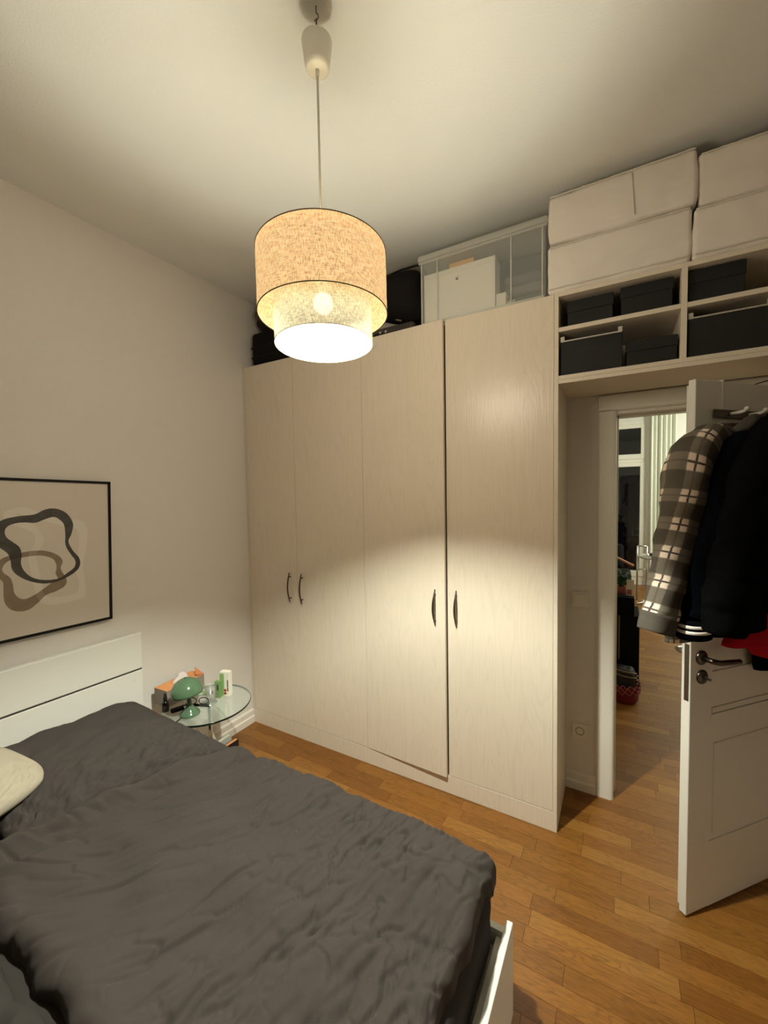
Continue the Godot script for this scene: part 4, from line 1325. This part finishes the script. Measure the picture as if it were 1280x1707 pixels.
func L(s: float, y: float, o: float) -> Vector3:
	return Vector3(s, y, o)

func sleeve(parent: Node, called: String, pts: Array, m: Material, n: FastNoiseLite, amp: float, per := 7) -> void:
	# pts: [s, y, out, half width, half depth]
	var rings := []
	for i in pts.size():
		var p = pts[i]
		var a = pts[maxi(i - 1, 0)]
		var b = pts[mini(i + 1, pts.size() - 1)]
		var d := (Vector3(b[0], b[1], b[2]) - Vector3(a[0], a[1], a[2])).normalized()
		var u := Vector3(0, 0, 1).cross(d).normalized()
		rings.append([Vector3(p[0], p[1], p[2]), u * p[3], d.cross(u).normalized() * p[4]])
	obj(called, loft(ST(), smooth_rings(rings, per), 30, 0.9, n, amp), m, parent)

func hanging(called: String, label: String) -> Node3D:
	var t := thing(called, label, "jacket", LEAF_AT, leaf_turn)
	return t

func build_coats() -> void:
	var n := noise_of(9.0, 131, 3)
	# rack
	var r := thing("coat_rack", "grey over-door coat rack with white pegs and a white strap", "coat rack", LEAF_AT, leaf_turn)
	obj("strap", bx(0.130, 1.845, 0.0005, 0.136, 1.9765, 0.003, 0.0008), M.paint, r)
	obj("strap_top", bx(0.130, 1.9745, -0.028, 0.136, 1.9785, 0.003, 0.0008), M.paint, r)
	obj("strap", bx(0.55, 1.845, 0.0005, 0.556, 1.9765, 0.003, 0.0008), M.paint, r)
	obj("rail", bx(0.083, 1.842, 0.0035, 0.62, 1.872, 0.010, 0.002), M.dark_steel, r)
	for i in 5:
		var x := 0.165 + i * 0.098
		var pg := ST()
		tube(pg, [Vector3(x, 1.858, 0.008), Vector3(x - 0.001, 1.858, 0.045), Vector3(x - 0.002, 1.862, 0.058)], 0.006, 10)
		lathe(pg, Vector3(x - 0.002, 1.866, 0.061), [[0.0, -0.007], [0.007, -0.005], [0.009, 0.0], [0.007, 0.005], [0.0, 0.007]], 14, Basis(Vector3.RIGHT, PI / 2))
		obj("peg", pg, M.paint, r)
	var hg := thing("coat_hanger", "thin black wire hanger hooked over the door top", "hanger", LEAF_AT, leaf_turn)
	var pts := []
	for i in 13:
		var a := -0.5 + i / 12.0 * 3.4
		pts.append(Vector3(0.335, 1.945 + 0.035 * sin(a), 0.035 - 0.05 * cos(a) * 0.8))
	pts.push_front(Vector3(0.335, 1.86, 0.055))
	obj("hook", tube(ST(), [Vector3(0.335, 1.80, 0.10), Vector3(0.335, 1.88, 0.075), Vector3(0.335, 1.945, 0.07), Vector3(0.335, 1.975, 0.055), Vector3(0.335, 1.984, 0.03), Vector3(0.335, 1.982, 0.0), Vector3(0.335, 1.978, -0.03)], 0.002, 8), M.black_frame, hg)
	# plaid jacket, nearest the leaf
	var o := 0.12
	var pj := hanging("plaid_jacket", "grey and beige plaid wool shirt jacket hanging by the door's free edge")
	sleeve(pj, "sleeve", [[-0.02, 1.755, 0.095, 0.05, 0.04], [-0.10, 1.735, 0.11, 0.062, 0.055], [-0.178, 1.685, o, 0.072, 0.06], [-0.20, 1.60, o, 0.072, 0.06], [-0.222, 1.49, o, 0.066, 0.055], [-0.258, 1.37, o, 0.060, 0.052], [-0.288, 1.27, o, 0.054, 0.048], [-0.310, 1.205, o, 0.050, 0.046]], M.plaid, n, 0.012)
	sleeve(pj, "cuff", [[-0.308, 1.212, o, 0.052, 0.047], [-0.317, 1.18, o, 0.052, 0.047], [-0.324, 1.157, o, 0.05, 0.045]], M.plaid_plain, n, 0.004, 3)
	obj("body", loft(ST(), smooth_rings([[Vector3(0.08, 1.81, 0.06), Vector3(0.05, 0, 0), Vector3(0, 0, 0.025)], [Vector3(0.04, 1.765, 0.06), Vector3(0.11, 0, 0), Vector3(0, 0, 0.03)], [Vector3(0.02, 1.66, 0.058), Vector3(0.14, 0, 0), Vector3(0, 0, 0.03)], [Vector3(0.0, 1.4, 0.055), Vector3(0.14, 0, 0), Vector3(0, 0, 0.03)], [Vector3(-0.03, 1.085, 0.055), Vector3(0.165, 0, 0), Vector3(0, 0, 0.03)]], 5), 40, 0.8, n, 0.012), M.plaid, pj)
	obj("collar", loft(ST(), smooth_rings([[Vector3(0.0, 1.772, 0.12), Vector3(0.0, 0.014, 0), Vector3(0, 0, 0.02)], [Vector3(0.045, 1.792, 0.135), Vector3(0, 0.024, 0), Vector3(0, 0, 0.024)], [Vector3(0.10, 1.812, 0.12), Vector3(0, 0.022, 0), Vector3(0, 0, 0.024)], [Vector3(0.16, 1.81, 0.09), Vector3(0, 0.02, 0), Vector3(0, 0, 0.03)]], 5), 18, 1.0, n, 0.008), M.plaid_plain, pj)
	# bomber
	var bo := 0.17
	var bj := hanging("bomber_jacket", "dark navy jacket with two white stripes on its knitted cuff")
	sleeve(bj, "sleeve", [[0.0, 1.73, 0.16, 0.05, 0.04], [-0.06, 1.69, 0.175, 0.07, 0.05], [-0.115, 1.61, bo, 0.075, 0.052], [-0.135, 1.50, bo, 0.078, 0.052], [-0.175, 1.37, bo, 0.08, 0.055], [-0.198, 1.27, bo, 0.066, 0.05], [-0.218, 1.205, bo, 0.054, 0.044], [-0.224, 1.195, bo, 0.049, 0.042]], M.bomber, n, 0.010)
	var cuff := func(y0: float, y1: float, m: Material, called: String, grow: float):
		obj(called, loft(ST(), [[Vector3(-0.226 - 0.12 * (1.2 - y0), y0, bo), Vector3(0.049 + grow, 0.004, 0), Vector3(0, 0, 0.044 + grow)], [Vector3(-0.226 - 0.12 * (1.2 - y1), y1, bo), Vector3(0.049 + grow, 0.004, 0), Vector3(0, 0, 0.044 + grow)]], 30), m, bj)
	cuff.call(1.205, 1.149, M.bomber, "cuff", 0.0)
	cuff.call(1.193, 1.184, M.knit_white, "stripe", 0.0012)
	cuff.call(1.177, 1.168, M.knit_white, "stripe", 0.0012)
	obj("body", loft(ST(), smooth_rings([[Vector3(0.10, 1.79, 0.13), Vector3(0.06, 0, 0), Vector3(0, 0, 0.025)], [Vector3(0.05, 1.72, 0.13), Vector3(0.12, 0, 0), Vector3(0, 0, 0.032)], [Vector3(0.03, 1.55, 0.13), Vector3(0.13, 0, 0), Vector3(0, 0, 0.035)], [Vector3(0.02, 1.12, 0.13), Vector3(0.13, 0, 0), Vector3(0, 0, 0.035)]], 5), 36, 0.8, n, 0.010), M.bomber, bj)
	# red garment
	var rg := thing("red_garment", "bright red garment hanging below the black puffer jacket", "jacket", LEAF_AT, leaf_turn)
	obj("body", loft(ST(), smooth_rings([[Vector3(0.38, 1.70, 0.085), Vector3(0.05, 0, 0), Vector3(0, 0, 0.03)], [Vector3(0.38, 1.55, 0.085), Vector3(0.14, 0, 0), Vector3(0, 0, 0.035)], [Vector3(0.38, 1.25, 0.085), Vector3(0.19, 0, 0), Vector3(0, 0, 0.04)], [Vector3(0.34, 1.085, 0.09), Vector3(0.30, 0.02, 0), Vector3(0, 0, 0.045)], [Vector3(0.34, 1.02, 0.09), Vector3(0.22, -0.03, 0), Vector3(0, 0, 0.045)], [Vector3(0.36, 0.965, 0.09), Vector3(0.17, -0.035, 0), Vector3(0, 0, 0.042)]], 6), 40, 0.75, n, 0.016), M.red_cloth, rg)
	# black garment behind the red one
	var kg := thing("dark_garment", "black garment whose hem shows just below the red one", "garment", LEAF_AT, leaf_turn)
	obj("body", loft(ST(), smooth_rings([[Vector3(0.45, 1.75, 0.03), Vector3(0.05, 0, 0), Vector3(0, 0, 0.018)], [Vector3(0.45, 1.5, 0.025), Vector3(0.14, 0, 0), Vector3(0, 0, 0.02)], [Vector3(0.46, 1.0, 0.025), Vector3(0.17, 0, 0), Vector3(0, 0, 0.02)], [Vector3(0.46, 0.885, 0.025), Vector3(0.16, -0.02, 0), Vector3(0, 0, 0.018)]], 5), 30, 0.8, n, 0.006), M.coat_black, kg)
	# puffer jacket in front
	var pf := hanging("puffer_jacket", "bulky black quilted puffer jacket in front of the others on the door")
	var po := 0.285
	var sl := []
	var path := [[0.03, 1.765, po - 0.05, 0.05, 0.045], [-0.05, 1.73, po - 0.02, 0.075, 0.055], [-0.125, 1.65, po, 0.088, 0.062], [-0.165, 1.55, po, 0.092, 0.062], [-0.20, 1.43, po, 0.09, 0.062], [-0.245, 1.33, po, 0.076, 0.06], [-0.272, 1.255, po, 0.062, 0.052], [-0.278, 1.20, po, 0.054, 0.046]]
	sl = path
	var rings := []
	for i in sl.size():
		var p = sl[i]
		var a = sl[maxi(i - 1, 0)]
		var b = sl[mini(i + 1, sl.size() - 1)]
		var d := (Vector3(b[0], b[1], b[2]) - Vector3(a[0], a[1], a[2])).normalized()
		var u := Vector3(0, 0, 1).cross(d).normalized()
		rings.append([Vector3(p[0], p[1], p[2]), u * p[3], d.cross(u).normalized() * p[4]])
	rings = smooth_rings(rings, 9)
	for i in rings.size():
		var q := absf(sin(PI * 7.0 * i / (rings.size() - 1.0)))
		var k := 0.93 + 0.08 * pow(q, 0.5)
		rings[i][1] *= k
		rings[i][2] *= k
	obj("sleeve", loft(ST(), rings, 34, 0.9, n, 0.012), M.coat_black, pf)
	var body := smooth_rings([[Vector3(0.10, 1.83, po - 0.06), Vector3(0.06, 0, 0), Vector3(0, 0, 0.05)], [Vector3(0.10, 1.785, po - 0.04), Vector3(0.11, 0, 0), Vector3(0, 0, 0.07)], [Vector3(0.12, 1.70, po - 0.01), Vector3(0.19, 0, 0), Vector3(0, 0, 0.085)], [Vector3(0.14, 1.58, po), Vector3(0.22, 0, 0), Vector3(0, 0, 0.09)], [Vector3(0.15, 1.40, po), Vector3(0.24, 0, 0), Vector3(0, 0, 0.095)], [Vector3(0.155, 1.30, po), Vector3(0.25, 0, 0), Vector3(0, 0, 0.09)], [Vector3(0.16, 1.222, po), Vector3(0.235, 0, 0), Vector3(0, 0, 0.075)]], 8)
	for i in body.size():
		var q := absf(sin(PI * 7.0 * i / (body.size() - 1.0)))
		var k := 0.94 + 0.07 * pow(q, 0.5)
		body[i][1] *= 0.5 + 0.5 * k
		body[i][2] *= k
	obj("body", loft(ST(), body, 48, 0.8, n, 0.014), M.coat_black, pf)
	obj("hood", soft_box(ST(), Vector3(0.215, 1.85, po - 0.04), Vector3(0.20, 0.17, 0.15), 0.065, 8, n, 0.02), M.coat_black, pf)

# ------------------------------------------------------------------ the room beyond
func build_far_room() -> void:
	# balcony window
	var w := struct_node("window_1", "tall white balcony window with transom, dark night behind", Vector3(0, 0, -5.95))
	var frame := func(called: String, x0: float, x1: float, y0: float, y1: float, bw: float, z0: float, z1: float, parent: Node):
		var st := ST()
		bx(x0, y0, z0, x0 + bw, y1, z1, 0.004, st)
		bx(x1 - bw, y0, z0, x1, y1, z1, 0.004, st)
		bx(x0 + bw, y0, z0, x1 - bw, y0 + bw * 1.3, z1, 0.004, st)
		bx(x0 + bw, y1 - bw, z0, x1 - bw, y1, z1, 0.004, st)
		return obj(called, st, M.paint, parent)
	frame.call("frame", 1.40, 2.64, 0.06, 2.70, 0.06, -0.10, 0.0, w)
	obj("transom", bx(1.46, 2.02, -0.10, 2.58, 2.075, 0.0, 0.004), M.paint, w)
	for k in 2:
		var x0 := 1.46 + 0.56 * k
		var x1 := x0 + 0.56
		var s1 = frame.call("sash", x0, x1, 0.138, 2.02, 0.068, -0.08, 0.012, w)
		obj("pane", bx(x0 + 0.06, 0.2, -0.05, x1 - 0.06, 1.96, -0.046, 0), M.night_glass, s1)
		var s2 = frame.call("sash", x0, x1, 2.075, 2.64, 0.062, -0.08, 0.012, w)
		obj("pane", bx(x0 + 0.06, 2.13, -0.05, x1 - 0.06, 2.6, -0.046, 0), M.night_glass, s2)
	for y in [0.4, 1.75, 2.2, 2.5]: obj("hinge", lathe(ST(), Vector3(2.586, y, 0.018), [[0.0, 0.0], [0.009, 0.0], [0.009, 0.0], [0.009, 0.09], [0.009, 0.09], [0.0, 0.09]], 12), M.paint, w)
	# balcony parapet in the dark: plain building wall across the street
	# curtain
	var cu := thing("curtain", "white sheer floor-length curtain beside the far window", "curtain", Vector3(2.80, 0.0, -5.86))
	var st := ST()
	st.set_smooth_group(1)
	var NX := 110
	for i in NX:
		for j in 10:
			var P := []
			for q in [[0, 0], [1, 0], [1, 1], [0, 1]]:
				var u: float = float(i + q[0]) / NX
				var v: float = float(j + q[1]) / 10.0
				P.append(Vector3(-0.15 + 0.34 * u, 0.02 + 2.78 * v, 0.028 * sin(u * TAU * 5.5 + 0.7 * sin(v * 2.0)) + 0.012 * sin(u * 21.0)))
			_uvquad(st, P, [Vector2.ZERO, Vector2.ZERO, Vector2.ZERO, Vector2.ZERO], Vector3(0, 0, 1))
	obj("cloth", st, M.curtain, cu)
	obj("rod", tube(ST(), [Vector3(-1.5, 2.81, 0), Vector3(0.4, 2.81, 0)], 0.012, 12), M.steel, cu)
	# tubular table with round top
	var t := thing("tube_table", "chrome tube side table with round glass top in the far room", "table", Vector3(2.50, 0, -4.6))
	for x in [-0.055, 0.055]: obj("post", tube(ST(), [Vector3(x, 0.05, 0.0), Vector3(x, 0.807, 0.0)], 0.011, 12), M.chrome, t)
	obj("handle", tube(ST(), [Vector3(-0.055, 0.807, 0), Vector3(0.055, 0.807, 0)], 0.011, 12), M.chrome, t)
	obj("clamp", tube(ST(), [Vector3(-0.055, 0.49, 0), Vector3(0.055, 0.49, 0)], 0.008, 12), M.chrome, t)
	var ring := []
	for i in 41: ring.append(Vector3(0.19 + 0.235 * cos(TAU * i / 40.0), 0.668, 0.235 * sin(TAU * i / 40.0)))
	obj("rim", tube(ST(), ring, 0.011, 10), M.chrome, t)
	obj("glass_top", lathe(ST(), Vector3(0.19, 0.664, 0), [[0.0, 0.0], [0.226, 0.0], [0.226, 0.0], [0.226, 0.008], [0.226, 0.008], [0.0, 0.008]], 48), M.glass, t)
	var foot := []
	for i in 33:
		var a := 0.75 + (TAU - 1.5) * i / 32.0
		foot.append(Vector3(0.19 - 0.25 * cos(a + PI) * -1.0, 0.011, 0.24 * sin(a)))
	obj("base", tube(ST(), foot, 0.011, 10), M.chrome, t)
	obj("base_link", tube(ST(), [Vector3(-0.055, 0.05, 0), Vector3(-0.05, 0.011, 0.02), Vector3(0.055, 0.05, 0)], 0.011, 10), M.chrome, t)
	var cup := obj("bowl", lathe(ST(), Vector3(2.63, 0.6725, -4.55), [[0.0, 0.002], [0.03, 0.0], [0.05, 0.02], [0.055, 0.045], [0.055, 0.045], [0.05, 0.045], [0.03, 0.008], [0.0, 0.006]], 26), mat(Color(0.12, 0.11, 0.1), 0.4))
	tag(cup, "dark bowl on the chrome tube table", "bowl")
	# lounge chair with dark leather seat
	var ch := thing("lounge_chair", "dark leather lounge chair with wooden armrest in the far room", "armchair", Vector3(2.15, 0, -4.35))
	obj("seat", soft_box(ST(), Vector3(0, 0.42, 0), Vector3(0.44, 0.16, 0.5), 0.06, 8), M.bag, ch)
	obj("backrest", soft_box(ST(), Vector3(-0.05, 0.66, -0.2), Vector3(0.36, 0.34, 0.12), 0.05, 8, null, 0.0, Basis(Vector3.RIGHT, -0.25)), M.bag, ch)
	obj("armrest", tube(ST(), [Vector3(-0.2, 0.74, 0.22), Vector3(0.05, 0.70, 0.22), Vector3(0.2, 0.62, 0.2), Vector3(0.235, 0.60, 0.16)], 0.018, 10), mat(Color(0.55, 0.36, 0.22), 0.5), ch)
	for x in [-0.18, 0.18]:
		for z in [-0.2, 0.2]: obj("leg", tube(ST(), [Vector3(x, 0.36, z), Vector3(x * 1.1, 0.0, z * 1.1)], 0.015, 10), M.black_frame, ch)
	# tall black cabinet in the hall, its side towards us
	var cb := thing("black_cabinet", "tall narrow black cabinet standing in the hall beyond the doorway", "cabinet", Vector3(2.235, 0, -1.85))
	var soot := mat(Color(0.022, 0.022, 0.022), 0.7, 0, 0.2)
	obj("body", bx(-0.22, 0.0, -0.18, 0.137, 0.605, 0.15, 0.003), soot, cb)
	obj("upper_part", bx(-0.22, 0.605, -0.18, 0.102, 0.74, 0.13, 0.003), soot, cb)
	obj("edge_strip", bx(-0.005, 0.25, 0.150, 0.006, 0.60, 0.152, 0.0005), mat(Color(0.35, 0.27, 0.17), 0.6), cb)
	var tw := obj("jute_cord", tube(ST(), [Vector3(2.36, 0.603, -1.73), Vector3(2.378, 0.60, -1.70), Vector3(2.384, 0.56, -1.695), Vector3(2.382, 0.52, -1.695)], 0.007, 8), M.bag_brown)
	tag(tw, "short brown cord end hanging over the corner of the black cabinet", "cord")
	# plant on it
	var pl := thing("potted_plant", "small leafy green plant in a terracotta pot on the black cabinet", "plant", Vector3(2.245, 0.74, -1.86))
	obj("pot", lathe(ST(), Vector3.ZERO, [[0.0, 0.0005], [0.032, 0.0005], [0.04, 0.06], [0.04, 0.06], [0.036, 0.06], [0.034, 0.05], [0.0, 0.05]], 24), mat(Color(0.55, 0.25, 0.17), 0.8), pl)
	var leaf_m := mat(Color(0.12, 0.24, 0.08), 0.5)
	var rr := RandomNumberGenerator.new()
	rr.seed = 77
	for i in 11:
		var a := TAU * i / 11.0 + rr.randf() * 0.4
		var e := Vector3(cos(a), 0, sin(a))
		var h := rr.randf_range(0.06, 0.15)
		var ls := []
		for q in 6:
			var t2 := q / 5.0
			var wd := 0.019 * sin(PI * clampf(t2 * 0.92 + 0.06, 0, 1)) + 0.0015
			var cpt := e * (0.012 + 0.062 * t2) + Vector3(0, 0.05 + h * sin(t2 * 2.0), 0)
			ls.append([cpt, Vector3(-e.z, 0, e.x) * wd, Vector3(0, 0.0012, 0)])
		obj("leaf", loft(ST(), ls, 10), leaf_m, pl)
	var cd := thing("picture_card", "small white card with a red patch beside the plant on the black cabinet", "card", Vector3(2.31, 0.7403, -1.80), -0.2)
	obj("card", bx(-0.026, 0, -0.002, 0.026, 0.13, 0.002, 0.0004), mat(Color(0.75, 0.68, 0.58), 0.7), cd)
	obj("patch", bx(-0.022, 0.008, 0.002, 0.01, 0.05, 0.0026, 0.0), mat(Color(0.6, 0.25, 0.18), 0.7), cd)
	# basket and bag on the hall floor
	var bs := thing("red_basket", "red basket with a lacy pink rim on the hall floor", "basket", Vector3(2.27, 0, -1.55))
	obj("body", lathe(ST(), Vector3.ZERO, [[0.0, 0.0005], [0.08, 0.0005], [0.095, 0.02], [0.105, 0.13], [0.105, 0.13], [0.10, 0.13], [0.088, 0.02], [0.0, 0.012]], 40), mat(Color(0.42, 0.05, 0.045), 0.6), bs)
	var lace := ST()
	for k in 3:
		var lp := []
		for i in 61:
			var a := TAU * i / 60.0
			lp.append(Vector3(0.107 * cos(a), 0.09 + 0.03 * k * 0.8 + 0.012 * sin(a * 14.0 + k * 2.0), 0.107 * sin(a)))
		tube(lace, lp, 0.003, 6)
	obj("lace_rim", lace, mat(Color(0.62, 0.3, 0.28), 0.8), bs)
	var bag := thing("dark_bag", "dark red bag with pale bands standing in the red basket", "bag", Vector3(2.265, 0.0135, -1.55))
	var nn := noise_of(12.0, 141)
	obj("body", soft_box(ST(), Vector3(0, 0.12, 0), Vector3(0.15, 0.235, 0.12), 0.035, 8, nn, 0.012), mat(Color(0.11, 0.05, 0.05), 0.7), bag)
	for y in [0.19, 0.225]: obj("band", tube(ST(), [Vector3(-0.06, y + 0.012, 0.062), Vector3(0.0, y, 0.066), Vector3(0.065, y - 0.004, 0.058), Vector3(0.085, y - 0.012, 0.03)], 0.005, 8), mat(Color(0.45, 0.36, 0.27), 0.7), bag)
	for i in 3: obj("buckle", lathe(ST(), Vector3(0.088, 0.20 - 0.03 * i, 0.045), [[0.0, -0.006], [0.006, -0.004], [0.008, 0.0], [0.006, 0.004], [0.0, 0.006]], 12), M.steel, bag)
	# lamp of the far room (out of frame)
	var gl := thing("globe_lamp", "white globe pendant lamp lighting the far room", "lamp", Vector3(4.1, CEIL, -4.2))
	var gm := mat(Color(1, 1, 1), 0.4)
	gm.emission_enabled = true
	gm.emission = Color(1.0, 0.97, 0.87)
	gm.emission_energy_multiplier = 4.0
	var prof := []
	for i in 17: prof.append([0.12 * sin(PI * i / 16.0), -0.62 - 0.12 * cos(PI * i / 16.0)])
	obj("globe_bulb", lathe(ST(), Vector3.ZERO, prof, 32), gm, gl)
	obj("cord", tube(ST(), [Vector3(0, 0, 0), Vector3(0, -0.5, 0)], 0.004, 8), M.black_frame, gl)
	var li := OmniLight3D.new()
	li.name = "globe_light"
	li.light_color = Color(0.97, 1.0, 0.92)
	li.light_energy = 1.95
	li.light_size = 0.115
	li.omni_range = 14.0
	li.omni_attenuation = 2.0
	li.shadow_enabled = true
	li.position = Vector3(0, -0.62, 0)
	gl.add_child(li)
